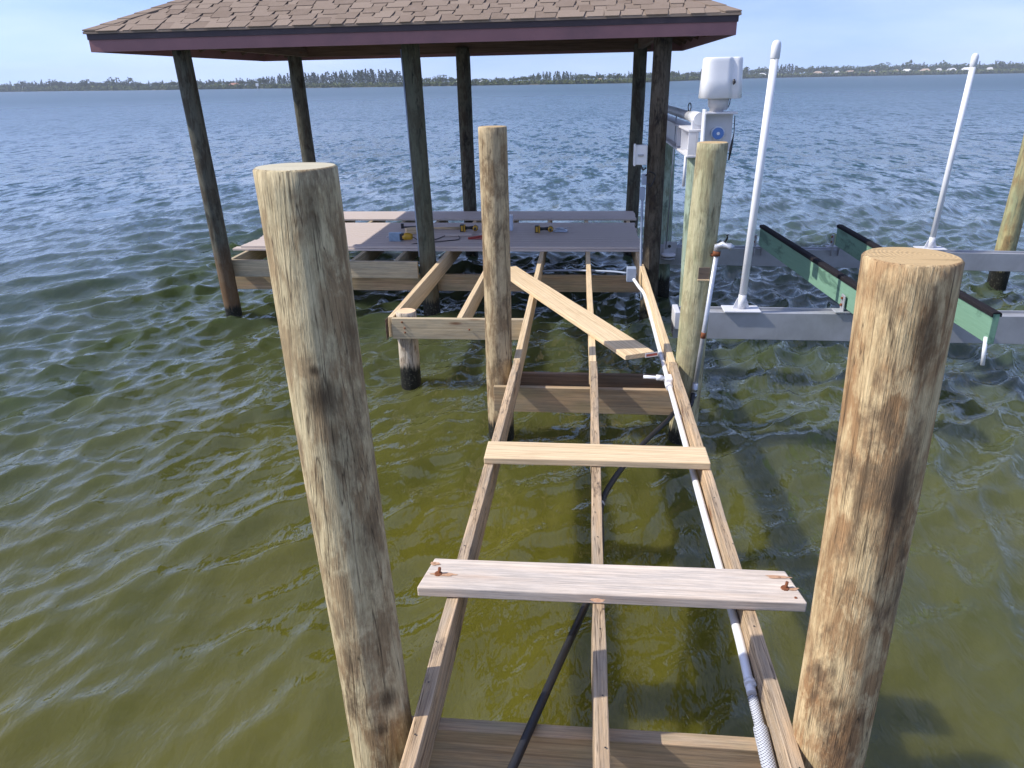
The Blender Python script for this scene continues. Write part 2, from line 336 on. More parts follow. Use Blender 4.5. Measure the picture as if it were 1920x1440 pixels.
# ------------------------------------------------------------------ water
def build_water():
    def axis(lo, hi, far_lo, far_hi, s=.032, g=1.042):
        a = list(np.arange(lo, hi, s)); st = s
        while a[-1] < far_hi: st *= g; a.append(a[-1]+st)
        st = s
        while a[0] > far_lo: st *= g; a.insert(0, a[0]-st)
        return np.array(a)
    xs = axis(-5.2, 5.2, -3200, 3200); ys = axis(1.0, 12.5, -60, 3200)
    X, Y = np.meshgrid(xs, ys); dx = np.gradient(xs)[None, :]+0*X; dy = np.gradient(ys)[:, None]+0*X
    cell = np.maximum(dx, dy)
    Z = np.zeros_like(X); DX = np.zeros_like(X); DY = np.zeros_like(X)
    def sm(a, lo, hi): t = np.clip((a-lo)/(hi-lo), 0, 1); return t*t*(3-2*t)
    # the nook by the walkway is calmer than the open lagoon
    calm = .40+.60*sm(np.hypot((X-.1)*.75, Y-1.0), 1.6, 7.0)
    patch = 1+.35*np.sin(X*.41+Y*.23+1)*np.sin(Y*.37-X*.19+2)
    nW = 130
    for i in range(nW):
        lam = .14*(1.9/.14)**((i+.5)/nW); k = 2*math.pi/lam
        th = math.atan2(-.60, .80)+rng.normal(0, .50 if lam < 1 else .34); kx, ky = k*math.cos(th), k*math.sin(th)
        a = .0100*(lam**.85)*(1 if lam < .38 else (.38/lam)**.85); ph = rng.uniform(0, 6.283)
        fade = np.clip(1-(cell/lam-.22)/.2, 0, 1)
        A = a*fade*(calm*patch if lam < 1.3 else (.35+.65*calm)); q = kx*X+ky*Y+ph+.55*np.sin(.37*X*(1+.1*i % 3)+.29*Y+i)
        s, c = np.sin(q), np.cos(q)
        Z += A*s; DX += A*math.cos(th)*c; DY += A*math.sin(th)*c
    co = np.stack([X+DX*.8, Y+DY*.8, Z-.0], -1).reshape(-1, 3).astype(np.float32)
    ny, nx = X.shape; idx = np.arange(nx*ny).reshape(ny, nx)
    q = np.stack([idx[:-1, :-1], idx[:-1, 1:], idx[1:, 1:], idx[1:, :-1]], -1).reshape(-1, 4)
    me = bpy.data.meshes.new('water'); me.vertices.add(len(co)); me.vertices.foreach_set('co', co.ravel())
    me.loops.add(q.size); me.loops.foreach_set('vertex_index', q.ravel().astype(np.int32))
    me.polygons.add(len(q)); me.polygons.foreach_set('loop_start', np.arange(0, q.size, 4, dtype=np.int32)); me.polygons.foreach_set('loop_total', np.full(len(q), 4, np.int32))
    me.polygons.foreach_set('use_smooth', np.ones(len(q), bool)); me.update(calc_edges=True)
    t = NT('lagoon_water')
    ang = math.atan2(.60, .80)
    n2 = t.noise((9, 4.2, 1), 3, .55, .25, False, 1.0, (0, 0, ang+.3)); n3 = t.noise((34, 17, 1), 2, .6, .1, False, 1.0, (0, 0, ang-.2))
    cl = t.noise((.5, .5, 1), 4, .55, .5, False)
    col = t.mix(t.ramp(cl, [(.3, 0), (.7, 1)]), (.066, .067, .011), (.100, .090, .011))
    gp = t.n('NewGeometry'); sp = t.n('SeparateXYZ'); t.l(gp.outputs['Position'], sp.inputs[0])
    # water colour turns from olive near the walkway to dark blue-green far out
    rad = t.n('VectorMath', operation='DISTANCE'); t.l(gp.outputs['Position'], rad.inputs[0]); rad.inputs[1].default_value = (-.5, 2, 0)
    dp = t.ramp(t.math('DIVIDE', rad.outputs['Value'], 60), [(.03, 0), (.10, .45), (.4, 1)])
    col = t.mix(dp, col, (.014, .050, .052))
    # wind chop that the mesh is too coarse to carry away from the dock
    far = t.ramp(t.math('DIVIDE', rad.outputs['Value'], 200), [(.03, 0), (.12, 1), (.5, .45), (1, .25)])
    rgh = t.ramp(t.math('DIVIDE', rad.outputs['Value'], 200), [(.06, .03), (.3, .22), (1, .32)])
    acc = None
    for sc, kk in (((2.7, 1.0, 1), 1.15), ((7, 3, 1), .9), ((.5, .2, 1), .3)):
        nd = t.n('TexNoise'); t.l(t.coords(sc, False, (0, 0, ang)), nd.inputs['Vector']); nd.inputs['Scale'].default_value = 1; nd.inputs['Detail'].default_value = 2.5; nd.inputs['Roughness'].default_value = .6
        v = t.n('VectorMath', operation='SUBTRACT'); t.l(nd.outputs['Color'], v.inputs[0]); v.inputs[1].default_value = (.5, .5, .5)
        v2 = t.n('VectorMath', operation='MULTIPLY'); t.l(v.outputs[0], v2.inputs[0]); v2.inputs[1].default_value = (kk, kk, 0)
        if acc is None: acc = v2.outputs[0]
        else:
            v3 = t.n('VectorMath', operation='ADD'); t.l(acc, v3.inputs[0]); t.l(v2.outputs[0], v3.inputs[1]); acc = v3.outputs[0]
    v4 = t.n('VectorMath', operation='SCALE'); t.l(acc, v4.inputs[0]); t.l(far, v4.inputs['Scale'])
    v5 = t.n('VectorMath', operation='ADD'); t.l(gp.outputs['Normal'], v5.inputs[0]); t.l(v4.outputs[0], v5.inputs[1])
    v6 = t.n('VectorMath', operation='NORMALIZE'); t.l(v5.outputs[0], v6.inputs[0]); t.l(v6.outputs[0], t.b.inputs['Normal'])
    t.bump(n2, .65, .024); t.bump(n3, .2, .003)
    t.b.subsurface_method = 'BURLEY'
    t.fin(col, rgh, **{'IOR': 1.333, 'Specular IOR Level': .85, 'Subsurface Weight': 1.0, 'Subsurface Radius': (1, 1, .5), 'Subsurface Scale': .3})
    me.materials.append(t.m)
    o = bpy.data.objects.new('water', me); place(o, Matrix.Identity(4)); tag(o, kind='structure')
build_water()

# ------------------------------------------------------------------ far shore
SHORE = [(-400, 1150, 12), (0, 1100, 13), (100, 960, 16), (300, 708, 14), (450, 640, 15), (520, 600, 20), (600, 561, 24), (700, 525, 27), (760, 502, 24), (800, 495, 14), (830, 488, 17), (880, 475, 12), (960, 461, 12), (1030, 455, 19), (1080, 450, 16), (1180, 439, 16), (1300, 621, 15), (1386, 862, 17), (1480, 960, 20), (1600, 1000, 18), (1700, 1030, 19), (1920, 1060, 17), (2400, 1100, 16)]
def shore(px):
    P = np.array(SHORE); d = np.interp(px, P[:, 0], P[:, 1]); h = np.interp(px, P[:, 0], P[:, 2])
    r = ray(px, 150); r.z = 0; r.normalize(); return Vector((r.x*d, r.y*d, 0)), r, d, h
def leafmat(name, c1, c2, c3):
    t = NT(name); a = t.noise((.35,)*3, 3, .6, rnd=False); b = t.noise((1.6,)*3, 3, .6, rnd=False)
    col = t.mix(t.ramp(a, [(.35, 0), (.65, 1)]), c1, c2); col = t.mix(t.ramp(b, [(.45, 0), (.7, .7)]), col, c3); return t.fin(col, .8, **{'Specular IOR Level': .15})
M_mang = leafmat('mangrove_leaves', (.08, .11, .03), (.12, .145, .045), (.15, .16, .06))
M_pine = leafmat('dark_pine_needles', (.040, .064, .038), (.058, .082, .048), (.075, .092, .06))
M_broad = leafmat('broad_leaves', (.045, .070, .030), (.075, .10, .04), (.10, .115, .055))
M_bark = plain('grey_bark', (.16, .13, .10), .9, 0, .2, 2)
M_soil = plain('shore_soil', (.20, .17, .11), .95, 0, .3, .2, (.08, .10, .04), .8)
def clump(V, F, c, rad, n, leaf, sq=1.0):
    """n leaf faces scattered through an ellipsoid"""
    p = rng.normal(size=(n, 3)); p /= np.linalg.norm(p, axis=1)[:, None]; p *= rng.uniform(.3, 1, (n, 1))**.5
    ctr = np.array(c)+p*np.array(rad); a = rng.normal(size=(n, 3)); a /= np.linalg.norm(a, axis=1)[:, None]; b = np.cross(a, rng.normal(size=(n, 3))); b /= np.linalg.norm(b, axis=1)[:, None]
    s = leaf*rng.uniform(.6, 1.3, (n, 1)); V.append(np.stack([ctr-a*s-b*s*.5, ctr+a*s-b*s*.6, ctr+a*s*.7+b*s*sq, ctr-a*s*.8+b*s*sq], 1).reshape(-1, 3))
def crown_data(c, h, wd, kind):
    V, F = [], []
    if kind == 'pine':
        k = 7
        for i in range(k):
            t = i/(k-1); r = wd*(1-t)**.8*.55+wd*.09
            clump(V, F, (c[0]+rng.normal(0, .05*wd), c[1]+rng.normal(0, .05*wd), c[2]+h*(.18+.80*t)), (r, r, h*.085), 12, h*.045, 1.2)
    elif kind == 'bush':
        for i in range(4):
            clump(V, F, (c[0]+rng.uniform(-.5, .5)*wd, c[1]+rng.uniform(-.3, .3)*wd, c[2]+h*rng.uniform(.3, .55)), (wd*.42, wd*.4, h*.45), 14, h*.17)
    else:
        for i in range(7):
            q = rng.uniform(0, 6.28); rr = wd*.34*math.sqrt(rng.random())
            clump(V, F, (c[0]+rr*math.cos(q), c[1]+rr*math.sin(q), c[2]+h*rng.uniform(.5, .85)), (wd*.24, wd*.24, h*.17), 14, h*.055)
    V = np.concatenate(V); return V, None
def raw(name, V, F, mat, parent=None, loc=(0, 0, 0)):
    me = bpy.data.meshes.new(name); V = np.asarray(V, dtype=float)-np.array(loc)
    if F is None:
        n = len(V); me.vertices.add(n); me.vertices.foreach_set('co', V.astype(np.float32).ravel()); me.loops.add(n); me.loops.foreach_set('vertex_index', np.arange(n, dtype=np.int32)); me.polygons.add(n//4)
        me.polygons.foreach_set('loop_start', np.arange(0, n, 4, dtype=np.int32)); me.polygons.foreach_set('loop_total', np.full(n//4, 4, np.int32)); me.update(calc_edges=True)
    else: me.from_pydata([tuple(v) for v in V], [], F)
    me.materials.append(mat)
    return place(bpy.data.objects.new(name, me), Matrix.Translation(loc), parent)
# land strip
V, F = [], []; pxs = np.arange(-400, 2401, 20)
for px in pxs:
    p, r, d, h = shore(px)
    for t, z in ((0, -.4), (3, .35), (60, .9), (260, 1.5)): V.append((p.x+r.x*t, p.y+r.y*t, z))
for i in range(len(pxs)-1):
    for k in range(3): a = i*4+k; F.append((a, a+4, a+5, a+1))
tag(raw('far_shore', V, F, M_soil), kind='structure')
MV, MF, PV, PF, BV, BF = [], None, [], None, [], None
def ext(V, F, v, f): V.append(v)
for px in np.arange(-380, 2380, 2.6):
    p, r, d, h = shore(px+rng.uniform(-1, 1)); u = d/FPX*.93
    for row in range(2):
        t = rng.uniform(0, 6)+row*9; hh = u*rng.uniform(4.5, 8.5); wd = max(3.2, u*7)
        ext(MV, MF, *crown_data((p.x+r.x*t, p.y+r.y*t, .2), hh, wd, 'bush'))
for px in np.arange(-380, 2380, 3.4):
    p, r, d, h = shore(px); u = d/FPX*.93
    for row in range(2):
        t = rng.uniform(18, 55)+row*25; pine = (500 < px < 760 or 1010 < px < 1075 or 1440 < px < 1495 or rng.random() < .12)
        hh = u*h*rng.uniform(.62, 1.0)*(1.03 if pine else .92)*(1+t/d)
        c = (p.x+r.x*t+rng.normal(0, 1.5), p.y+r.y*t, .7)
        if pine: ext(PV, PF, *crown_data(c, hh, hh*.42, 'pine'))
        else: ext(BV, BF, *crown_data(c, hh, hh*.95, 'broad'))
tag(raw('mangroves', np.concatenate(MV), None, M_mang), 'low pale green mangrove belt lining the far shore', 'mangroves', kind='stuff')
tag(raw('pine_wood', np.concatenate(PV), None, M_pine), 'dark feathery pine wood behind the mangroves on the far shore', 'wood', kind='stuff')
tag(raw('shore_wood', np.concatenate(BV), None, M_broad), 'broad-leaved wood behind the mangroves on the far shore', 'wood', kind='stuff')
TREES = [(40, 17, 'broad', 'low spreading tree at the left-hand start of the far wood'), (95, 19, 'broad', ''), (160, 18, 'broad', ''), (212, 21, 'broad', ''), (240, 20, 'broad', ''), (400, 14, 'pine', ''), (500, 18, 'pine', ''), (545, 21, 'pine', ''), (830, 20, 'broad', ''), (985, 14, 'broad', ''), (1000, 17, 'pine', ''), (1045, 21, 'pine', ''), (1062, 20, 'pine', ''), (1160, 18, 'broad', ''), (1262, 18, 'broad', ''), (1400, 21, 'broad', ''), (1432, 19, 'broad', ''), (1655, 20, 'broad', ''), (1700, 23, 'broad', ''), (1765, 21, 'broad', ''), (1870, 21, 'broad', '')]
for px, h, kind, lab in TREES:
    p, r, d, _ = shore(px); u = d/FPX*.93; b = p+r*16; b.z = .5; hh = u*h
    lab = {'pine': 'tall feathery pine standing above the wood on the far shore', 'broad': 'round-crowned broad tree standing above the wood on the far shore'}[kind]
    own = {830: 'lone round tree between two small pale houses on the far shore', 400: 'slender pine beside the terracotta-roofed house on the far shore', 1160: 'round tree beside the single tan-roofed cottage on the far shore', 1432: 'round tree over the small white-roofed house at the dark pine clump'}.get(px)
    t = thing('pine_tree' if kind == 'pine' else 'broad_tree', b, own or lab, 'tree', None if own else 'tall pines on the far shore' if kind == 'pine' else 'round-crowned trees on the far shore')
    v, f = crown_data(tuple(b), hh, hh*(.42 if kind == 'pine' else 1.0), kind)
    raw('crown', v, f, M_pine if kind == 'pine' else M_broad, t, tuple(b))
    tube('trunk', [b-Vector((0, 0, .5)), b+Vector((.1, 0, hh*.4)), b+Vector((0, 0, hh*.8))], [.03*hh, .022*hh, .008*hh], M_bark, t, 7)
# far houses
M_wallw = plain('house_render', (.70, .68, .63), .8, 0, .05, .3); M_walltan = plain('tan_render', (.55, .40, .30), .8, 0, .05, .3)
M_roofs = {'pale grey': plain('pale_grey_roof', (.50, .50, .50), .7, 0, .1, .3), 'tan': plain('tan_roof', (.42, .32, .24), .8, 0, .1, .3), 'terracotta': plain('terracotta_roof', (.40, .19, .12), .8, 0, .1, .3), 'white': plain('white_roof', (.72, .72, .70), .6, 0, .05, .3)}
M_win = plain('dark_pane', (.03, .04, .05), .1)
HOUSES = [(438, 20, 'terracotta', 9.5), (857, 12, 'white', 8), (905, 13, 'pale grey', 8), (1125, 12, 'tan', 8), (1427, 17, 'white', 8), (1532, 17, 'tan', 9), (1567, 13, 'pale grey', 9), (1592, 20, 'tan', 9), (1633, 12, 'tan', 9), (1677, 12, 'tan', 9), (1698, 18, 'white', 9.5), (1732, 18, 'tan', 9.5), (1757, 11, 'pale grey', 9.5), (1780, 17, 'white', 9.5), (1808, 16, 'white', 10), (1852, 12, 'pale grey', 9.5)]
HL = {438: 'terracotta-roofed house standing alone among the low bushes of the far shore', 857: 'small white-roofed house near the lone round tree on the far shore', 905: 'pale grey roofed cottage beside the lone round tree on the far shore', 1125: 'tan-roofed cottage between pine clumps on the far shore', 1427: 'small white-roofed house at the foot of the dark pine clump'}
for px, wp, rc, top in HOUSES:
    p, r, d, _ = shore(px); u = d/FPX*.93; c = p+r*12; W, H, D = wp*u, top*u, wp*u*.7
    ang = math.atan2(r.y, r.x)-math.pi/2+random.uniform(-.3, .3); hw = H*.62; M = Matrix.Translation((c.x, c.y, .3)) @ Matrix.Rotation(ang, 4, 'Z')
    lab = HL.get(px, f'{rc}-roofed waterfront house in the row of houses on the far shore')
    t = thing('house', (c.x, c.y, .3), lab, 'house', None if px in HL else f'{rc}-roofed houses in the far row')
    bm = bmesh.new(); add_box(bm, (0, 0, hw/2), (W*.9, D*.9, hw)); bm_obj('wall', bm, M_walltan if rc == 'terracotta' else M_wallw, t, M)
    bm = bmesh.new(); e = [bm.verts.new(v) for v in ((-W/2, -D/2, hw), (W/2, -D/2, hw), (W/2, D/2, hw), (-W/2, D/2, hw))]; a, b = bm.verts.new((-W*.22, 0, H)), bm.verts.new((W*.22, 0, H))
    for q in ((e[0], e[1], b, a), (e[2], e[3], a, b), (e[1], e[2], b), (e[3], e[0], a), (e[3], e[2], e[1], e[0])): bm.faces.new(q)
    bm_obj('roof', bm, M_roofs[rc], t, M)
    for k in (-.28, 0, .28):
        bm = bmesh.new(); add_box(bm, (k*W, -D*.45-.02, hw*.5), (W*.12, .12, hw*.5)); bm_obj('window', bm, M_win, t, M)
# channel marker
p = onz(484, 171, 0); p = Vector((p.x, p.y, 0)); k = p.length/FPX
t = thing('channel_marker', p, 'white channel marker board on a thin post out in the open water', 'marker')
tube('post', [p+Vector((0, 0, -1)), p+Vector((0, 0, 12*k))], .12, M_aluw, t, 8)
boxo('board', p+Vector((0, -.2, 10*k)), (5*k, .1, 4.5*k), M_white, t, .02)

# ------------------------------------------------------------------ piles
J = .6875
def pile(name, x, y, r, H, lx, ly, mats, label, cat='pile', seed=1, group=None, taper=.97, parent=None, rough=1.0, n=56):
    bm = pile_mesh(None, r*1.01, r*taper, H, lx, ly, seed, n=n, rough=rough)
    o = bm_obj(name, bm, list(mats), parent, Matrix.Translation((x, y, 0)))
    if parent is None: tag(o, label, cat, group)
    return o
def spot(px, py, r, cx, cy, lx, ly):
    """local point on the near side of a leaning pile under a pixel"""
    d = ray(px, py); best = None
    for i in range(400):
        q = CAM + d*(.8+i*.02); c = Vector((cx+lx*q.z, cy+ly*q.z, q.z)); e = (q-c).length
        if e < r: return (q.x-cx, q.y-cy, q.z)
    return (0, -r, 1)
LF = (-.655, 1.885, -.048, .039, .110)
sp = [(spot(605, 745, .110, LF[0], LF[1], LF[2], LF[3]), .065, .85, .9), (spot(590, 695, .11, *LF[:4]), .022, 1, .9), (spot(585, 400, .11, *LF[:4]), .03, .25, .6), (spot(725, 1310, .11, *LF[:4]), .045, .8, .85), (spot(715, 1370, .11, *LF[:4]), .028, .8, .8), (spot(660, 1330, .11, *LF[:4]), .03, .6, .4), (spot(655, 620, .11, *LF[:4]), .05, .5, .5), (spot(640, 850, .11, *LF[:4]), .07, .35, .3), (spot(690, 1020, .11, *LF[:4]), .07, .35, .3)]
M_p1 = pilewood('pale_pile', (.62, .52, .31), (.48, .38, .21), (.31, .20, .10), (.15, .10, .055), .6, .15, sp, dpat=.55)
M_p2 = pilewood('brown_pile', (.70, .54, .30), (.50, .35, .18), (.35, .185, .08), (.13, .085, .05), .85, .15, [(spot(1735, 640, .112, .81, 1.868, -.018, -.007), .05, .4, .6), (spot(1690, 930, .112, .81, 1.868, -.018, -.007), .035, .3, .6), (spot(1570, 1320, .112, .81, 1.868, -.018, -.007), .03, .7, .6)], dpat=.65)
M_p3 = pilewood('tan_pile', (.56, .44, .26), (.40, .30, .17), (.25, .16, .08), (.10, .07, .04), .5, .15, dpat=.7)
M_p4 = pilewood('mossy_tan_pile', (.56, .50, .31), (.44, .38, .22), (.30, .22, .12), (.12, .10, .06), .45, .14, green=(.36, .40, .22, .5))
M_short = pilewood('bleached_short_pile', (.60, .52, .40), (.46, .39, .29), (.30, .22, .14), (.14, .11, .08), .3, .20)
pile('piling', LF[0], LF[1], LF[4], 2.426, LF[2], LF[3], (M_p1, E_grey), 'pale weathered piling with a dark knot, left of the walkway joists', seed=2.3)
pile('piling', .81, 1.868, .112, 2.222, -.018, -.007, (M_p2, E_tan), 'brown and cream streaked piling with tan cut top beside the white pipe run', seed=5.1)
pile('piling', -.65, 5.345, 0.101, 2.337, -.004, 0, (M_p3, E_tan), 'tall tan piling bolted to the crossbeam between the walkway and the short stub', seed=8.7)
pile('piling', .755, 5.312, .104, 2.222, .026, 0, (M_p4, E_tan), 'greenish tan piling notched on its face, with the metal standpipe on it', seed=12.4)
pile('piling', -1.618, 6.39, .094, .715, .002, 0, (M_short, E_fresh), 'short sawn-off piling stub with a fresh pink top and black tide stain', seed=16.2)
npos = Vector((.755+.026*1.35+.018, 5.312-.0995, 1.36))
nb = boxo('notch_shade', npos, (.078, .012, .085), M_darkcap, bpy.data.objects['piling.003'], .003); boxo('notch_sill', npos+Vector((0, -.003, -.047)), (.082, .016, .010), M_new, nb, .002)  # no recess is cut: a proud dark block paints the notch's inner shade
M_p5 = pilewood('green_yellow_pile', (.50, .42, .20), (.38, .32, .16), (.32, .19, .08), (.12, .09, .05), .55, .22, green=(.22, .34, .22, .6))
pile('piling', 5.46, 10.38, .119, 2.9, .021, -.004, (M_p5, E_tan), 'green and yellow piling standing alone beyond the boat lift beams', seed=19)

# ------------------------------------------------------------------ walkway frame
wk = thing('walkway_frame', (0, 3.5, 0), 'open walkway frame of three long weathered joists on crossbeams, decking removed', 'dock frame')
T = .048
beam('joist', (-.522, .2, J), (-.506, 5.24, J), T, .19, M_old, wk, wob=.005)
beam('joist', (.082, .2, J), (.066, 5.23, J), T, .19, M_old, wk, wob=.005)
beam('joist', (.672, .2, J), (.646, 5.25, J), T, .19, M_old, wk, wob=.005)
beam('crossbeam', (-.76, 1.995, J-.192), (.92, 1.995, J-.192), .055, .2, M_cap, wk)
beam('crossbeam', (-.68, 5.185, J-.192), (.735, 5.185, J-.192), .045, .2, M_cap, wk)
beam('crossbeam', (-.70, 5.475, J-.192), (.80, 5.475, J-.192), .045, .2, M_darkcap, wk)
def nj(A, B, mat=M_new, z=J, h=.19): return beam('joist', (*A, z), (*B, z), T, h, mat, wk)
nj((-.509, 5.246), (-.578, 11.9)); nj((.058, 5.238), (-.03, 11.9)); nj((.640, 5.257), (.575, 11.9))
# nail holes in the joists: dark rusty pits
def nails(x0, x1, y0, y1, n, name='nail_hole'):
    for i in range(n):
        t = i/(n-1); y = y0+(y1-y0)*t+random.uniform(-.11, .11); x = x0+(x1-x0)*t+random.uniform(-.013, .013)
        bm = bmesh.new(); bmesh.ops.create_circle(bm, cap_ends=True, segments=8, radius=.0035)
        bm_obj(name, bm, M_blackp, wk, Matrix.Translation((x, y, J+.0035)))
nails(-.522, -.51, 1.2, 5.0, 15); nails(.08, .067, 1.2, 5.0, 15); nails(.67, .65, 1.2, 5.0, 15)
# side frame by the short stub
sf = thing('side_frame', (-1.2, 6.3, .5), 'small frame of new lumber around the short stub beside the walkway', 'dock frame')
beam('front_beam', (-1.715, 6.256, J), (-.535, 6.27, J), T, .19, M_new2, sf)
beam('joist', (-1.735, 6.283, J), (-1.668, 11.9, J), T, .19, M_new, sf)
beam('joist', (-1.115, 6.283, J), (-1.11, 11.9, J), T, .19, M_new, sf)
beam('beam_end', (-1.762, 6.2, J-.001), (-1.762, 6.279, J-.001), .006, .186, M_darkcap, sf)
for (x, z) in ((-1.62, .655), (-1.6, .60), (-1.60, .56), (-1.02, .595)):
    bm = bmesh.new(); bmesh.ops.create_uvsphere(bm, u_segments=8, v_segments=5, radius=.009); bm_obj('bolt', bm, M_rust, sf, Matrix.Translation((x, 6.228, z)))

# loose planks on the walkway
def plank(label, A, B, wd, ht, mat, name='plank'):
    M, L = axes(A, B); o = beam(name, A, B, wd, ht, mat, None, bev=.005, wob=.003); return tag(o, label, 'plank')
pl = plank('bleached pinkish plank with rusty screws at both ends, lying across the joists', (-.657, 2.545, J+.048), (.872, 2.562, J+.048), .205, .044, M_pale)
def clipcorners(o, dx, dy):
    me = o.data
    for v in me.vertices:
        e = max(0, abs(v.co.x)-(max(abs(u.co.x) for u in me.vertices)-dx))
        if e > 0 and v.co.y > 0: v.co.x -= math.copysign(e*.9*max(0, v.co.y)/.1, v.co.x)
xm = max(v.co.x for v in pl.data.vertices)
for v in pl.data.vertices:
    if abs(v.co.x) > xm-.08: v.co.x = math.copysign(abs(v.co.x)-.035*(max(0, v.co.y+.02)/.12)**1.5, v.co.x)
for px, py in ((822, 1076), (1472, 1103)):
    q = onz(px, py, J+.048); tube('screw', [q-Vector((0, 0, .02)), q+Vector((.006, .004, .028))], [.006, .0065], M_rust, pl, 8); tube('washer', [q+Vector((0, 0, -.002)), q+Vector((0, 0, .005))], [.019, .015], M_rust, pl, 9)
rstain = NT('rust_stain'); rstain.fin(rstain.mix(rstain.noise((60, 60, 60), 4, .6), (.30, .12, .04), (.62, .42, .28)), .9)
for px, py, ln in ((832, 1077, .05), (816, 1057, .02), (1458, 1082, .045), (1482, 1104, .03), (1120, 1126, .03)):
    q = onz(px, py, J+.0487); bm = bmesh.new(); sd = random.random()*50
    bmesh.ops.create_circle(bm, cap_ends=True, segments=18, radius=1)
    for v in bm.verts: k = 1+.55*mnoise.noise(Vector((v.co.x*1.6+sd, v.co.y*1.6, 0))); v.co = Vector((v.co.x*ln*k, v.co.y*.011*k, 0))
    bm_obj('rust_stain', bm, rstain.m, pl, Matrix.Translation((q.x, q.y, J+.0500)))
for px, py in ((815, 1057), (1462, 1083), (1492, 1121)):
    q = onz(px, py, J+.048); tube('nail_head', [q-Vector((0, 0, .006)), q+Vector((0, 0, .002))], .006, M_rust, pl, 7)
plank('clean yellow new plank lying across the joists in front of the crossbeams', (-.537, 3.687, J+.042), (.672, 3.695, J+.042), .20, .038, M_new)
dg = plank('long new plank lying slantwise over the joists with a red tag on its end', (.405, 5.31, J+.041), (-.885, 8.05, J+.041), .24, .038, M_new)
q = Vector((.49, 5.345, J+.022)); dv = Vector((.405+.885, 5.31-8.05, 0)).normalized()
tgM = axes(q-Vector((-dv.y, dv.x, 0))*.05, q+Vector((-dv.y, dv.x, 0))*.05)[0] @ Matrix.Translation((0, -.008, 0))
bm = bmesh.new(); add_box(bm, (0, 0, 0), (.11, .003, .034)); bm_obj('end_tag', bm, M_tag, dg, tgM)
bm = bmesh.new(); add_box(bm, (0, 0, 0), (.09, .006, .018)); bm_obj('red_print', bm, M_red, dg, tgM)

# ------------------------------------------------------------------ platform frame and composite deck
pf = thing('platform_frame', (-2, 9, .3), 'lumber frame of the roofed platform: rim beam, low girder and joists', 'dock frame')
beam('rim_beam', (-4.34, 8.52, J), (-1.965, 8.48, J), T, .2, M_new2, pf)
beam('girder', (-4.42, 8.76, .468), (.66, 8.76, .468), .05, .2, M_cap, pf)
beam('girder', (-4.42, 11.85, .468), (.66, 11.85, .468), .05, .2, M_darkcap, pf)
for x in (-4.27, -3.76, -3.26, -2.76, -2.24): beam('joist', (x, 8.545, J), (x, 11.9, J), T, .19, M_new2, pf)
dk = thing('composite_deck', (-1.9, 10.5, J), 'pinkish grey composite decking boards laid loose on the roofed platform', 'deck')
y = 9.02
for i in range(13):
    xl = -4.40+random.uniform(-.03, .03) - (.0 if i else .03); beam('deck_board', (xl, y+.069, J+.029), (.655+random.uniform(-.01, .01), y+.069, J+.029), .130, .026, M_deck, dk, bev=.003, wob=0); y += .1425
y = 11.18
for i in range(5): beam('deck_board', (-4.40+random.uniform(-.03, .03), y+.069, J+.029), (.70+random.uniform(-.01, .01), y+.069, J+.029), .130, .026, M_deck, dk, bev=.003, wob=0); y += .1425
beam('deck_board', (-4.36, 9.115, J+.057), (.65, 9.115, J+.057), .130, .026, M_deck, dk, bev=.003, wob=0)

# ------------------------------------------------------------------ roofed shelter
sh = thing('boat_shelter', (-1.9, 10.2, 0), 'shingled hip roof with plum fascia standing on six dark posts over the platform', 'shelter')
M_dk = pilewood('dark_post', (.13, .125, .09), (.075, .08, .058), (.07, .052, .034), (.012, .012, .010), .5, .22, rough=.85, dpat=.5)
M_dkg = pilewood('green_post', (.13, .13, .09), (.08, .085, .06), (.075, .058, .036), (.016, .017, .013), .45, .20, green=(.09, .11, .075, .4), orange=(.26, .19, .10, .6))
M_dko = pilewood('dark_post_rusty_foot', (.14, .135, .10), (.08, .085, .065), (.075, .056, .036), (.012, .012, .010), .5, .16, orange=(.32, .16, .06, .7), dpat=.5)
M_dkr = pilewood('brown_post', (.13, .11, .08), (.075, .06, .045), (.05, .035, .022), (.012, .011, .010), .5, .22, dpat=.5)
ZT = 2.99
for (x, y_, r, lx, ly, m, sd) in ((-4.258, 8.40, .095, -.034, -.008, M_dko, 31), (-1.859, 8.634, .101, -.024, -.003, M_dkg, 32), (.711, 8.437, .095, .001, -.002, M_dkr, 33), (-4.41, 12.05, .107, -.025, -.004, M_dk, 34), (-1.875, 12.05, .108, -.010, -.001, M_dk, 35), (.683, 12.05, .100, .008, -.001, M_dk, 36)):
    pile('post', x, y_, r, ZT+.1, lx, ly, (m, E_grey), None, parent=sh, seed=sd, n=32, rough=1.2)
# roof: eave rectangle, slightly out of level
X0, X1, Y0, Y1, SLP = -5.14, 1.36, 8.0, 12.45, .46
def zt(x, z): return z+.020*(x-X0)/(X1-X0)
EB, ET = 2.966, 3.155   # fascia bottom and top
def slab(name, A, B, z0, z1, th, mat, parent, nrm):
    A, B, n_ = Vector((*A, 0)), Vector((*B, 0)), Vector((*nrm, 0))*th; bm = bmesh.new(); vs = []
    for P in (A, B, B-n_, A-n_):
        vs.append(bm.verts.new((P.x, P.y, zt(P.x, z0))))
    us = [bm.verts.new((v.co.x, v.co.y, v.co.z+z1-z0)) for v in vs]
    for f in ((vs[3], vs[2], vs[1], vs[0]), us, (vs[0], vs[1], us[1], us[0]), (vs[1], vs[2], us[2], us[1]), (vs[2], vs[3], us[3], us[2]), (vs[3], vs[0], us[0], us[3])): bm.faces.new(f)
    bmesh.ops.recalc_face_normals(bm, faces=bm.faces[:]); return bm_obj(name, bm, mat, parent)
hh = (Y1-Y0)/2; RZ = ET+SLP*hh
bm = bmesh.new(); o_ = .03
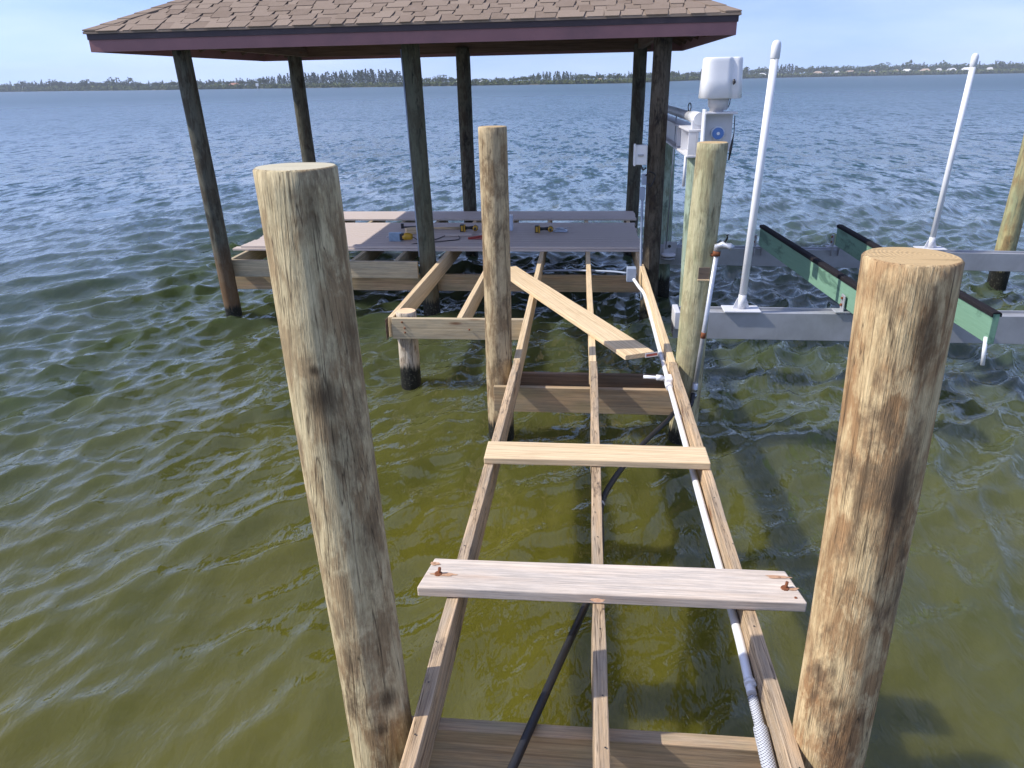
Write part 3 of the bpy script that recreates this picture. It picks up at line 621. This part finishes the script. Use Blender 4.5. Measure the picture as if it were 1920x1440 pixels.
e = [bm.verts.new((x, y_, zt(x, ET))) for x, y_ in ((X0-o_, Y0-o_), (X1+o_, Y0-o_), (X1+o_, Y1+o_), (X0-o_, Y1+o_))]
a, b = bm.verts.new((X0+hh, Y0+hh, RZ)), bm.verts.new((X1-hh, Y0+hh, RZ))
for q in ((e[0], e[1], b, a), (e[2], e[3], a, b), (e[1], e[2], b), (e[3], e[0], a)): bm.faces.new(q)
ef = bm.faces[:]; ret = bmesh.ops.extrude_face_region(bm, geom=ef)
for v in [g for g in ret['geom'] if isinstance(g, bmesh.types.BMVert)]: v.co.z -= .02
bmesh.ops.recalc_face_normals(bm, faces=bm.faces[:])
roof = bm_obj('roof', bm, M_shingle, sh)
# fascia on four sides: plum board and dark metal drip edge above it
for A, B, n_ in (((X0, Y0), (X1, Y0), (0, -1)), ((X1, Y0), (X1, Y1), (1, 0)), ((X1, Y1), (X0, Y1), (0, 1)), ((X0, Y1), (X0, Y0), (-1, 0))):
    t_ = Vector((B[0]-A[0], B[1]-A[1])).normalized()*.026
    slab('fascia', (A[0]+t_.x*(n_[1] == 0), A[1]+t_.y*(n_[1] == 0)), (B[0]-t_.x*(n_[1] == 0), B[1]-t_.y*(n_[1] == 0)), EB, ET-.02, .025, M_plum, sh, n_)
    A2 = (A[0]+n_[0]*.012, A[1]+n_[1]*.012); B2 = (B[0]+n_[0]*.012, B[1]+n_[1]*.012)
    slab('drip_edge', A2, B2, ET-.075, ET-.002, .010, M_drip, sh, n_)
# shingle tabs on the front slope, course by course
cs = math.sqrt(1+SLP*SLP); EXPO = .128
def slope_pt(x, v, lift):   # v metres up the slope from the eave, lift above it
    y_ = Y0-o_-.012+v/cs; return Vector((x, y_-lift*SLP/cs, zt(x, ET)+(y_-Y0+o_)*SLP+lift/cs))
def tab_bm(x0, x1, v0, v1, lift0, lift1, sk0, sk1, thick, tk0=0, tk1=0):
    bm = bmesh.new(); c0 = slope_pt((x0+x1)/2, v0, 0)
    lo = [slope_pt(x0+sk0, v0, lift0), slope_pt(x1-sk1, v0, lift0), slope_pt(x1-tk1, v1, lift1), slope_pt(x0+tk0, v1, lift1)]
    up = Vector((0, -SLP/cs, 1/cs))*thick
    a = [bm.verts.new(p-c0) for p in lo]; b = [bm.verts.new(p-c0+up) for p in lo]
    bm.faces.new(a[::-1]); bm.faces.new(b)
    for i in range(4): bm.faces.new((a[i], a[(i+1) % 4], b[(i+1) % 4], b[i]))
    bmesh.ops.recalc_face_normals(bm, faces=bm.faces[:]); return bm, c0
rs = random.Random(5); NROW = 7; rest = bmesh.new()
for row in range(int(hh*cs/EXPO)):
    v = row*EXPO; yy = v/cs; xa, xb = X0-o_+yy+.02, X1+o_-yy-.02; x = xa-rs.uniform(0, .15); tooth = rs.random() < .5
    while x < xb:
        wd = rs.uniform(.15, .29) if tooth else rs.uniform(.11, .22); xs0, xs1 = max(x, xa), min(x+wd, xb)
        if xs1-xs0 > (.24 if xs0 == xa or xs1 == xb else .04):
            off = -.0 if tooth else rs.uniform(.04, .055)
            if row == 0: off *= .3
            bm, c0 = tab_bm(xs0, xs1, v+off, v+EXPO*1.35, .005 if tooth else .002, .001, rs.uniform(.0, .03)*(xs0 > xa), rs.uniform(.0, .03)*(xs1 < xb), .007 if tooth else .004, max(0, xa+(EXPO*1.35)/cs-xs0), max(0, xs1-(xb-(EXPO*1.35)/cs)))
            if row < NROW: bm_obj('shingle', bm, M_shingle, roof, Matrix.Translation(c0))
            else:
                me = bpy.data.meshes.new('t'); bm.transform(Matrix.Translation(c0)); bm.to_mesh(me); bm.free(); rest.from_mesh(me); bpy.data.meshes.remove(me)
        x += wd; tooth = not tooth
tag(bm_obj('upper_shingles', rest, M_shingle, roof), kind='stuff')
for sgn, xc in ((1, X0-o_), (-1, X1+o_)):
    for i in range(9):
        s0, s1 = i*.125, i*.125+.19; bm = bmesh.new(); vs = []
        for s_, l_ in ((s0, .020), (s1, .010)):
            for k in (-1, 0, 1):
                dx, dy = (s_+max(0, k)*.0, s_)
                px_, py_ = xc+sgn*s_, Y0-o_+s_
                if k == -1: px_ += sgn*.15           # lies on the front slope
                if k == 1: py_ += .15                # lies on the side slope
                zz = zt(xc, ET)+min(abs(px_-xc), py_-Y0+o_)*SLP+l_
                vs.append(bm.verts.new((px_, py_, zz)))
        fs = [bm.faces.new((vs[0], vs[1], vs[4], vs[3])), bm.faces.new((vs[1], vs[2], vs[5], vs[4]))]
        r_ = bmesh.ops.extrude_face_region(bm, geom=fs)
        for v_ in [g for g in r_['geom'] if isinstance(g, bmesh.types.BMVert)]: v_.co.z -= .012
        bmesh.ops.recalc_face_normals(bm, faces=bm.faces[:]); bm_obj('hip_shingle', bm, M_shingle, roof)
# framing under the roof
for yb in (8.52, 12.05): beam('header_beam', (X0+.5, yb, 3.19), (X1-.5, yb, 3.20), .07, .19, M_under, sh, wob=0)
for xb in (-4.3, .7): beam('header_beam', (xb, 8.56, 3.185), (xb, 12.01, 3.185), .07, .18, M_under, sh, wob=0)
for i in range(12):
    x = X0+.25+i*(X1-X0-.5)/11; run = min(hh, x-X0, X1-x)
    for ys, sg in ((Y0+.03, 1), (Y1-.03, -1)): beam('rafter', (x, ys, zt(x, ET)-.03), (x, ys+sg*run, zt(x, ET)-.03+SLP*run), .04, .11, M_under, sh, wob=0, bev=0)
for i in range(7):
    y_ = Y0+.3+i*(Y1-Y0-.6)/6; run = min(hh, y_-Y0, Y1-y_)
    for xs_, sg in ((X0+.03, 1), (X1-.03, -1)): beam('rafter', (xs_, y_, zt(xs_, ET)-.03), (xs_+sg*run, y_, zt(xs_, ET)-.03+SLP*run), .04, .11, M_under, sh, wob=0, bev=0)
# electrics on the posts
eb = thing('electrical_box', (.54, 8.34, 1.77), 'white switch box fixed to the side of the dark post next to the boat lift', 'electrical box')
boxo('case', (.545, 8.37, 1.868), (.125, .09, .20), M_white, eb, .008); boxo('cover', (.478, 8.37, 1.868), (.022, .11, .222), M_white, eb, .006); boxo('latch', (.54, 8.318, 1.868), (.06, .016, .022), M_steel, eb, .003)
tube('cable', [(.545, 8.36, 1.77), (.57, 8.33, 1.72), (.60, 8.31, 1.74)], .008, M_black, eb, 8, 6)
eb2 = thing('outlet_box', (.585, 8.33, 1.45), 'two small grey outlet boxes with a conduit running down the dark post', 'electrical box')
boxo('outlet', (.588, 8.345, 1.62), (.05, .06, .11), M_boxgrey, eb2, .006); boxo('outlet', (.575, 8.34, 1.47), (.055, .06, .13), M_boxgrey, eb2, .006)
tube('conduit', [(.578, 8.33, 1.42), (.585, 8.32, 1.0), (.60, 8.315, .55), (.622, 8.32, .3)], .013, M_boxgrey, eb2, 8, 6)
tube('cable', [(.60, 8.31, 1.66), (.64, 8.29, 1.70), (.70, 8.325, 1.66), (.66, 8.32, 1.55), (.62, 8.31, 1.58)], .007, M_black, eb2, 7, 6)
tube('post_conduit', [(-2.02, 8.60, 2.95), (-1.99, 8.585, 2.0), (-1.965, 8.58, 1.0), (-1.96, 8.58, .72)], .013, M_boxgrey, eb2, 8)

# ------------------------------------------------------------------ white pipe, junction box, hose, standpipe
pc = thing('pipe_run', (.6, 4, .6), 'long white plastic pipe strapped along the inner face of the walkway joist', 'pipe')
PZ = .605
pts = [(.50, 7.99, .62), (.545, 7.72, .60), (.585, 7.3, PZ), (.592, 5.9, PZ), (.597, 5.05, PZ), (.603, 4.2, PZ), (.606, 3.4, PZ), (.618, 2.5, PZ-.005), (.612, 2.12, PZ-.01)]
tube('pipe', pts, .0175, M_pvc, pc, 14, 6)
boxo('junction_box', (.476, 8.02, .665), (.10, .11, .15), M_boxgrey, pc, .006)
tube('side_conduit', [(.43, 8.05, .67), (.2, 8.25, .64), (-.4, 8.60, .56), (-.9, 8.72, .48)], .011, M_boxgrey, pc, 8, 6)
boxo('tee_fitting', (.592, 5.03, .63), (.056, .10, .062), M_white, pc, .012)
tube('collar', [(.590, 5.10, PZ+.005), (.592, 4.94, PZ+.005)], .026, M_white, pc, 14)
tube('branch', [(.57, 5.03, .645), (.50, 5.025, .65), (.415, 5.03, .652)], .0125, M_pvc, pc, 10)
tube('branch_collar', [(.55, 5.03, .647), (.505, 5.028, .65)], .020, M_white, pc, 12)
for y_ in (6.6, 5.62, 4.45, 2.75, 2.16):
    k = np.interp(y_, [p[1] for p in pts[::-1]], [p[0] for p in pts[::-1]]); tube('strap', [(k, y_-.009, PZ), (k, y_+.009, PZ)], .0215, M_pvc, pc, 12)
def braid():
    t = NT('braided_sleeve'); w1 = t.n('TexWave', wave_type='BANDS', bands_direction='DIAGONAL'); t.l(t.coords((1, 1, 1), False), w1.inputs[0]); w1.inputs['Scale'].default_value = 55
    w2 = t.n('TexWave', wave_type='BANDS', bands_direction='DIAGONAL'); t.l(t.coords((-1, 1, 1), False), w2.inputs[0]); w2.inputs['Scale'].default_value = 55
    m = t.mix(.5, w1.outputs[0], w2.outputs[0]); t.bump(m, .6, .004); return t.fin(t.ramp(m, [(.2, (.16, .17, .20)), (.6, (.55, .57, .60))]), .5)
tube('braided_sleeve', [(.612, 2.10, PZ-.01), (.611, 1.98, PZ-.011), (.610, 1.93, PZ-.012), (.606, 1.75, PZ-.015), (.60, 1.5, PZ-.02)], [.0176]*5+[.024]*12, braid(), pc, 14, 4)
hs = thing('water_hose', (0, 3, .45), 'black rubber hose slung under the planks up to the metal standpipe', 'hose')
hp = [onz(930, 1500, .535), onz(962, 1437, .53), onz(1040, 1262, .50), onz(1095, 1142, .47), onz(1118, 1080, .455), onz(1127, 1020, .46), onz(1127, 950, .47), onz(1150, 900, .46), onz(1200, 838, .43), onz(1250, 790, .40), Vector((.66, 5.08, .36)), Vector((.765, 5.10, .40)), Vector((.795, 5.175, .47))]
tube('hose', hp, .0165, M_black, hs, 12, 8)
q = onz(1127, 945, .475); tube('cable_tie', [q+Vector((0, -.008, 0)), q+Vector((0, .008, 0))], .0195, M_white, hs, 10)
sp_ = thing('standpipe', (.80, 5.18, .47), 'grey galvanised standpipe with a tap on top, rusted at its middle joint', 'standpipe')
A, B = Vector((.80, 5.185, .46)), Vector((.878, 5.19, 1.50))
tube('pipe', [A, B], .0165, M_galv, sp_, 12); mid = A.lerp(B, .44); dd = (B-A).normalized()
tube('rusty_joint', [mid-dd*.022, mid+dd*.022], .0185, M_rust, sp_, 12); tube('hose_clamp', [A+dd*.03, A+dd*.055], .024, M_steel, sp_, 12); tube('hose_clamp', [A-dd*.02, A+dd*.005], .025, M_steel, sp_, 12)
tube('coupling', [A-dd*.03, A+dd*.09], .021, M_galv, sp_, 12)
tube('rusty_collar', [B-dd*.01, B+dd*.02], .026, M_rust, sp_, 12)
tube('tap_body', [B+dd*.015, B+dd*.05, B+dd*.065+Vector((.03, -.01, 0)), B+dd*.06+Vector((.075, -.02, 0)), B+dd*.045+Vector((.095, -.025, 0))], [.024, .027, .026, .021, .022], M_galv, sp_, 12)
tube('tap_handle', [B+dd*.07+Vector((.04, -.01, .01)), B+dd*.10+Vector((.055, -.012, .015)), B+dd*.115+Vector((.05, -.012, .02))], [.007, .007, .013], M_blackp, sp_, 8)
tube('bracket', [B+Vector((-.07, .09, -.02)), B+Vector((.01, 0, -.01))], .012, M_rust, sp_, 8)

# ------------------------------------------------------------------ boat lift
bl = thing('boat_lift', (3, 8, 0), 'aluminium boat lift with green bunk boards and a white motor head', 'boat lift')
M_lp = pilewood('mint_lift_pile', (.36, .44, .34), (.26, .33, .25), (.22, .24, .15), (.06, .08, .06), .35, .22, green=(.22, .31, .24, .5))
pile('lift_pile', 1.062, 7.60, .108, 1.95, -.012, -.0, (M_lp, E_grey), None, parent=bl, seed=41, n=32)
pile('lift_pile', .985, 9.76, .100, 1.93, -.02, .0, (M_lp, E_grey), None, parent=bl, seed=42, n=32)
def ibeam(name, A, B, wd, ht, mat, parent, tf=.016, tw=.012, lip=0):
    M, L = axes(A, B); M = M @ Matrix.Translation((0, 0, -ht/2)); bm = bmesh.new()
    add_box(bm, (0, 0, ht/2-tf/2), (L, wd, tf), .003); add_box(bm, (0, 0, -ht/2+tf/2), (L, wd, tf), .003); add_box(bm, (0, 0, 0), (L-.004, tw, ht-2*tf-.001))
    return bm_obj(name, bm, mat, parent, M)
def chan(name, A, B, wd, ht, mat, parent, t_=.012):
    """open-topped channel: front and back plate with floor flange just below the top edge"""
    M, L = axes(A, B); M = M @ Matrix.Translation((0, 0, -ht/2)); bm = bmesh.new()
    add_box(bm, (0, -wd/2+t_/2, 0), (L, t_, ht), .003); add_box(bm, (0, wd/2-t_/2, .0), (L, t_, ht), .003); add_box(bm, (0, 0, ht/2-.03), (L-.003, wd-2*t_-.001, t_)); add_box(bm, (0, 0, -ht/2+t_/2+.004), (L-.003, wd-2*t_-.001, t_))
    return bm_obj(name, bm, mat, parent, M)
chan('cradle_beam', (.79, 6.69, .672), (6.2, 6.69, .655), .19, .25, M_alu, bl)
chan('cradle_beam', (.86, 9.50, .672), (6.6, 9.50, .575), .17, .215, M_alu, bl)
boxo('end_plate', (.815, 6.68, .60), (.05, .26, .16), M_aluw, bl, .006); boxo('pulley_plate', (1.02, 9.40, .64), (.16, .015, .20), M_alu, bl, .004)
tube('pulley', [(1.0, 9.34, .575), (1.0, 9.34, .60)], .085, M_aluw, bl, 18); tube('pulley', [(1.0, 9.34, .535), (1.0, 9.34, .56)], .08, M_alu, bl, 18)
tube('plate_bolt', [(1.01, 9.385, .685), (1.01, 9.40, .685)], .02, M_blackp, bl, 10)
def bunk(A, B):
    b_ = beam('bunk_board', A, B, .05, .235, M_green, bl, bev=.003, wob=.001); M, L = axes(A, B)
    bm = bmesh.new(); prof = [(-.036, -.02), (-.035, .004), (-.027, .013), (0, .016), (.027, .013), (.035, .004), (.036, -.02), (.028, -.02), (.027, .003), (-.027, .003), (-.028, -.02)]
    r0 = [bm.verts.new((-L/2-.004, y_, z_)) for y_, z_ in prof]; r1 = [bm.verts.new((L/2+.004, y_, z_)) for y_, z_ in prof]; n_ = len(prof)
    for i in range(n_): bm.faces.new((r0[i], r0[(i+1) % n_], r1[(i+1) % n_], r1[i]))
    bm.faces.new(r0[::-1]); bm.faces.new(r1); bmesh.ops.recalc_face_normals(bm, faces=bm.faces[:]); bm_obj('carpet_strip', bm, M_carpet, b_, M)
    return b_
B1 = ((2.36, 5.75, .945), (2.095, 9.34, .945)); B2 = ((3.05, 5.70, .945), (3.0, 9.36, .945))
for A, B in (B1, B2):
    bunk(A, B)
    for yb in (6.69, 9.46):
        k = (yb-A[1])/(B[1]-A[1]); xx = A[0]+(B[0]-A[0])*k
        for s_ in (-.042, .042): (boxo('bunk_bracket', (xx+s_, yb-.05, .70), (.012, .09, .26), M_alu, bl, .004), [tube('bolt', [(xx+s_*1.05, yb-.05, zb), (xx+s_*1.5, yb-.05, zb)], .012, M_rust, bl, 6) for zb in (.74, .80)])
        boxo('bracket_foot', (xx, yb-.05, .684), (.22, .12, .012), M_alu, bl, .003)
tube('lag_bolt', [(3.02, 5.72, .76), (3.03, 5.70, .54)], .016, M_pvc, bl, 8)
def guide(base, top, name='guide_post'):
    A, B = Vector(base), Vector(top); d_ = (B-A).normalized()
    g = tube(name, [A, A.lerp(B, .5), B-d_*.02], [.033, .032, .0315], M_white, bl, 20)
    tube('cap', [B-d_*.14, B-d_*.135, B-d_*.05, B-d_*.035, B-d_*.02, B-d_*.008, B-d_*.001, B], [.033, .0375, .0375, .036, .032, .023, .009, .002], M_white, g, 20)
    tube('socket', [A-d_*.0, A+d_*.14], .0355, M_aluw, g, 20)
    for s_ in (-1, 1):
        bm = bmesh.new(); Mx = Matrix.Translation(A) @ Matrix.Rotation(R(90), 4, 'X') @ Matrix.Translation((0, 0, -.006)); extrude_poly(bm, [(s_*.025, 0), (s_*.08, 0), (s_*.042, .10), (s_*.025, .12)], .012, Mx)
        bmesh.ops.recalc_face_normals(bm, faces=bm.faces[:]); bm_obj('gusset', bm, M_aluw, g)
    boxo('base_plate', A+Vector((0, 0, .006)), (.32, .20, .014), M_aluw, g, .003)
guide((1.385, 6.67, .675), (1.462, 6.70, 2.885)); guide((4.13, 9.48, .645), (4.235, 9.52, 2.815))
# top beam along the lift side, drive pipe, motor head
ibeam('top_beam', (.985, 7.36, 2.175), (.955, 11.2, 2.155), .17, .245, M_aluw, bl, .02, .016)
for y_ in (7.37, 7.95, 8.35): boxo('stiffener', (.94, y_, 2.053), (.07, .012, .20), M_aluw, bl, .002)
def textmesh(s, size, M, mat, parent, name):
    cu = bpy.data.curves.new(name, 'FONT'); cu.body = s; cu.size = size; cu.extrude = .001; cu.align_x = 'CENTER'; cu.align_y = 'CENTER'
    ob = bpy.data.objects.new(name, cu); COL.objects.link(ob); dg_ = bpy.context.evaluated_depsgraph_get(); me = bpy.data.meshes.new_from_object(ob.evaluated_get(dg_)); bpy.data.objects.remove(ob)
    me.materials.append(mat); return place(bpy.data.objects.new(name, me), M, parent)
textmesh('IXIT', .17, Matrix.Translation((.970, 7.66, 2.05)) @ Matrix.Rotation(R(-90), 4, 'Z') @ Matrix.Rotation(R(90), 4, 'X'), M_white, bl, 'lettering')
tube('drive_pipe', [(1.0, 7.50, 2.265), (.985, 8.2, 2.262), (.97, 11.0, 2.25)], .045, M_alu, bl, 16)
tube('drive_sleeve', [(1.004, 7.42, 2.265), (.998, 7.86, 2.264)], .056, M_white, bl, 18)
boxo('bearing_block', (1.0, 7.47, 2.215), (.13, .07, .09), M_aluw, bl, .008)
for y_ in (8.1,): tube('cable_loop', [(.985+.035*math.sin(q)*.4, y_, 2.305+.04*(1-math.cos(q))) for q in np.linspace(0, 6.28, 14)], .006, M_black, bl, 6)
tube('lift_cable', [(.93, 8.75, 2.25), (.965, 9.36, .66)], .007, M_steel, bl, 6)
tube('lift_cable', [(.90, 7.45, 1.94), (.895, 7.43, 1.66)], .014, M_aluw, bl, 6)
# gear plate (a box open at the bottom), neck and motor cover
gx, gy = 1.145, 7.2
boxo('gear_case', (gx, gy+.08, 2.16), (.255, .015, .33), M_aluw, bl, .006); boxo('gear_flange', (gx-.135, gy+.02, 2.17), (.018, .15, .37), M_white, bl, .005); boxo('gear_top', (gx+.005, gy+.01, 2.325), (.275, .16, .018), M_aluw, bl, .004)
bm = bmesh.new(); Mx = Matrix.Translation((gx-.0, gy+.06, 2.06)) @ Matrix.Rotation(R(90), 4, 'X'); extrude_poly(bm, [(.0+.062*math.cos(q), .09+.062*math.sin(q)) for q in np.linspace(R(22.5), R(382.5), 9)[:-1]], .03, Mx); bmesh.ops.recalc_face_normals(bm, faces=bm.faces[:]); bm_obj('gear_mount', bm, M_white, bl)
tube('gear_dial', [(gx, gy+.03, 2.15), (gx, gy+.018, 2.15)], .05, M_blue, bl, 24); tube('gear_hub', [(gx, gy+.018, 2.15), (gx, gy+.008, 2.15)], .014, M_white, bl, 12)
for k in range(14):
    q = R(170+k*15); boxo('dial_tooth', (gx+.05*math.cos(q), gy+.021, 2.15+.05*math.sin(q)), (.008, .012, .003), M_blue, bl, 0, 0, 0, -q)
tube('gear_cable', [(gx+.13, gy, 2.30), (gx+.135, gy, 2.15), (gx+.12, gy, 2.02), (gx+.11, gy, 1.92)], [.004, .004, .013, .006], M_black, bl, 8)
tube('motor_neck', [(gx-.03, gy+.03, 2.33), (gx-.03, gy+.03, 2.36), (gx-.02, gy+.03, 2.362), (gx-.02, gy+.03, 2.46)], [.062, .062, .085, .095], M_aluw, bl, 24)
tube('neck_wire', [(gx+.075, gy-.02, 2.47), (gx+.07, gy-.03, 2.40), (gx+.06, gy-.02, 2.37)], .004, M_black, bl, 6)
def cover():
    bm = bmesh.new(); n = 72; prof = [(2.445, .90), (2.45, .95), (2.60, .905), (2.74, .87), (2.762, .862), (2.772, .84), (2.777, .80)]; RG = []
    for z, s in prof:
        vs = []
        for k in range(n):
            q = 2*math.pi*k/n; c, d_ = math.cos(q), math.sin(q); ex = 4.0
            rr = 1/((abs(c)/.188)**ex+(abs(d_)/.16)**ex)**(1/ex)
            g = (q-R(-58))/R(9); rr *= 1-.16*math.exp(-g*g)
            g = (q-R(360-58))/R(9); rr *= 1-.16*math.exp(-g*g)
            vs.append(bm.verts.new((c*rr*s, d_*rr*s, z)))
        RG.append(vs)
    for i in range(len(RG)-1):
        for k in range(n): bm.faces.new((RG[i][k], RG[i][(k+1) % n], RG[i+1][(k+1) % n], RG[i+1][k])).smooth = True
    bm.faces.new(RG[-1]); bm.faces.new(RG[0][::-1]); return bm_obj('motor_cover', cover_bm(bm), M_white, bl, Matrix.Translation((gx-.01, gy+.03, 0)))
def cover_bm(bm): return bm
mc = cover()
tube('cover_latch', [(gx+.075, gy-.118, 2.60), (gx+.078, gy-.122, 2.575), (gx+.074, gy-.121, 2.555)], [.009, .014, .003], M_blackp, mc, 8)

# ------------------------------------------------------------------ tools on the deck
DZ = J+.030
def T_(px, py): v = onz(px, py, DZ); return Vector((v.x, v.y, DZ))
# corded jigsaw with blue-grey shoe
p = T_(752, 452); t = thing('jigsaw', p, 'yellow corded jigsaw with blue-grey metal shoe lying on its side on the deck', 'power tool')
boxo('shoe', p+Vector((-.07, 0, .055)), (.16, .07, .11), M_bluegrey, t, .006); boxo('gear_housing', p+Vector((.02, 0, .06)), (.06, .08, .09), M_blackp, t, .012)
tube('body', [p+Vector((.03, 0, .055)), p+Vector((.08, .0, .06)), p+Vector((.14, 0, .058)), p+Vector((.155, 0, .058))], [.045, .05, .042, .03], M_yellow, t, 16)
tube('blade', [p+Vector((-.15, 0, .05)), p+Vector((-.19, 0, .05))], .006, M_steel, t, 6)
cp = [p+Vector((.155, 0, .055)), p+Vector((.26, -.02, .012))]+[T_(x, y_)+Vector((0, 0, .006)) for x, y_ in ((815, 450), (840, 441), (856, 440), (861, 449), (840, 452), (810, 455), (785, 457), (772, 459), (776, 461), (800, 459))]
tube('cord', cp, .006, M_black, t, 7, 6)
# wood offcut with a black clamp
p = T_(775, 438); t = thing('wood_offcut', p, 'short pale wood offcut lying between the jigsaw and the green post', 'wood block')
boxo('block', p+Vector((0, 0, .04)), (.20, .09, .08), M_new, t, .004, .5); boxo('sawn_end', p+Vector((.088, .048, .04)), (.004, .086, .076), E_grey, t, 0, .5)
p = T_(760, 428); t = thing('clamp', p, 'small black clamp on the deck behind the wood offcut', 'clamp')
boxo('bar', p+Vector((.06, 0, .02)), (.22, .02, .02), M_blackp, t, .003, .2); boxo('jaw', p+Vector((-.04, 0, .035)), (.04, .05, .07), M_blackp, t, .005, .2)
# hammer with wooden handle
a, b = T_(806, 432), T_(862, 432); t = thing('hammer', a, 'long wooden hammer handle lying between the green post and the yellow grinder', 'hammer')
tube('handle', [a+Vector((-.02, 0, .03)), a.lerp(b, .5)+Vector((0, 0, .03)), b+Vector((0, 0, .03))], [.014, .017, .02], M_new, t, 10)
boxo('head', a+Vector((-.05, 0, .035)), (.05, .16, .05), M_steel, t, .008)
def driver(px, py, label, s=1.0, fl=1):
    p = T_(px, py); t = thing('cordless_driver', p, label, 'power tool'); f = lambda x, y_, z: p+Vector((x*s*fl, y_*s, z*s))
    boxo('battery', f(-.115, 0, .05), (.06*s, .075*s, .11*s), M_blackp, t, .008); boxo('battery_stripe', f(-.115, -.0385*1, .05), (.03*s, .004, .075*s), M_yellow, t, .001); boxo('battery_foot', f(-.08, 0, .05), (.02*s, .08*s, .10*s), M_yellow, t, .005)
    tube('handle', [f(-.075, 0, .05), f(-.02, 0, .052), f(.05, 0, .055)], [.026*s, .021*s, .028*s], M_blackp, t, 12)
    tube('motor', [f(.07, .075, .055), f(.075, .03, .055), f(.08, -.05, .055), f(.08, -.075, .055)], [.034*s, .04*s, .038*s, .022*s], M_yellow, t, 16)
    tube('motor_ring', [f(.078, -.01, .055), f(.079, -.04, .055)], .042*s, M_blackp, t, 16); tube('chuck', [f(.08, -.07, .055), f(.082, -.12, .055)], [.02*s, .012*s], M_blackp, t, 10)
driver(882, 434, 'yellow and black cordless driver beside the wooden hammer handle', .95); driver(1022, 436, 'black cordless driver with its battery, next to the bag of screws', .95)
# bag of screws
p = T_(1050, 434); t = thing('screw_bag', p, 'clear blue-white bag of screws beside the black cordless driver', 'bag')
bm = bmesh.new(); gN = 8
g = [[bm.verts.new((-.09+.19*i/gN, (-.045-.02*i/gN)+(.09+.04*i/gN)*k/gN, .012+.035*math.sin(math.pi*i/gN)*math.sin(math.pi*k/gN)+.006*random.random())) for k in range(gN+1)] for i in range(gN+1)]
for i in range(gN):
    for k in range(gN): bm.faces.new((g[i][k], g[i+1][k], g[i+1][k+1], g[i][k+1])).smooth = True
r_ = bmesh.ops.extrude_face_region(bm, geom=bm.faces[:])
for v in [q for q in r_['geom'] if isinstance(q, bmesh.types.BMVert)]: v.co.z = .002
bmesh.ops.recalc_face_normals(bm, faces=bm.faces[:]); bm_obj('film', bm, plain('pale_blue_film', (.50, .58, .70), .25, 0, .3, 30), t, Matrix.Translation(p))
for k in range(5): a = p+Vector((-.06+.03*k, -.03, .042)); tube('screw', [a, a+Vector((.05, .07*(-1)**k+.02, .006))], .004, M_steel, t, 6)
# paper sack standing behind the tall pile
p = T_(953, 432); t = thing('paper_sack', p, 'blue-white paper sack standing on the deck behind the tall tan piling', 'bag')
boxo('sack', p+Vector((0, 0, .10)), (.13, .10, .20), plain('blue_white_paper', (.55, .63, .75), .6, 0, .15, 15), t, .012); boxo('folded_top', p+Vector((.01, 0, .208)), (.11, .03, .02), M_white, t, .004)
# red speed square, grey board offcut
p = T_(897, 447); t = thing('speed_square', p, 'red triangular speed square lying next to the tall tan piling', 'square')
bm = bmesh.new(); extrude_poly(bm, [(-.12, -.08), (.12, -.08), (.12, .16)], .005, Matrix.Translation(p+Vector((0, 0, .004)))); bmesh.ops.recalc_face_normals(bm, faces=bm.faces[:]); bm_obj('plate', bm, M_red, t)
beam('fence', p+Vector((-.12, -.08, .03)), p+Vector((.12, .16, .03)), .016, .028, M_red, t, wob=0)
a = T_(835, 442); b = T_(885, 441); o = beam('board_offcut', a+Vector((0, 0, .027)), b+Vector((0, 0, .027)), .12, .025, M_deck, None, bev=.002, wob=0); tag(o, 'grey composite board offcut lying under the black cord', 'board')

# ------------------------------------------------------------------ sea air
bm = bmesh.new(); add_box(bm, (0, 780, 19), (5600, 1900, 44))
t = NT('sea_haze'); t.t.nodes.remove(t.b); pv = t.n('VolumePrincipled'); pv.inputs['Color'].default_value = (.80, .88, 1, 1); pv.inputs['Density'].default_value = .0003; t.l(pv.outputs[0], t.out.inputs['Volume'])
tag(bm_obj('haze', bm, t.m), kind='stuff')
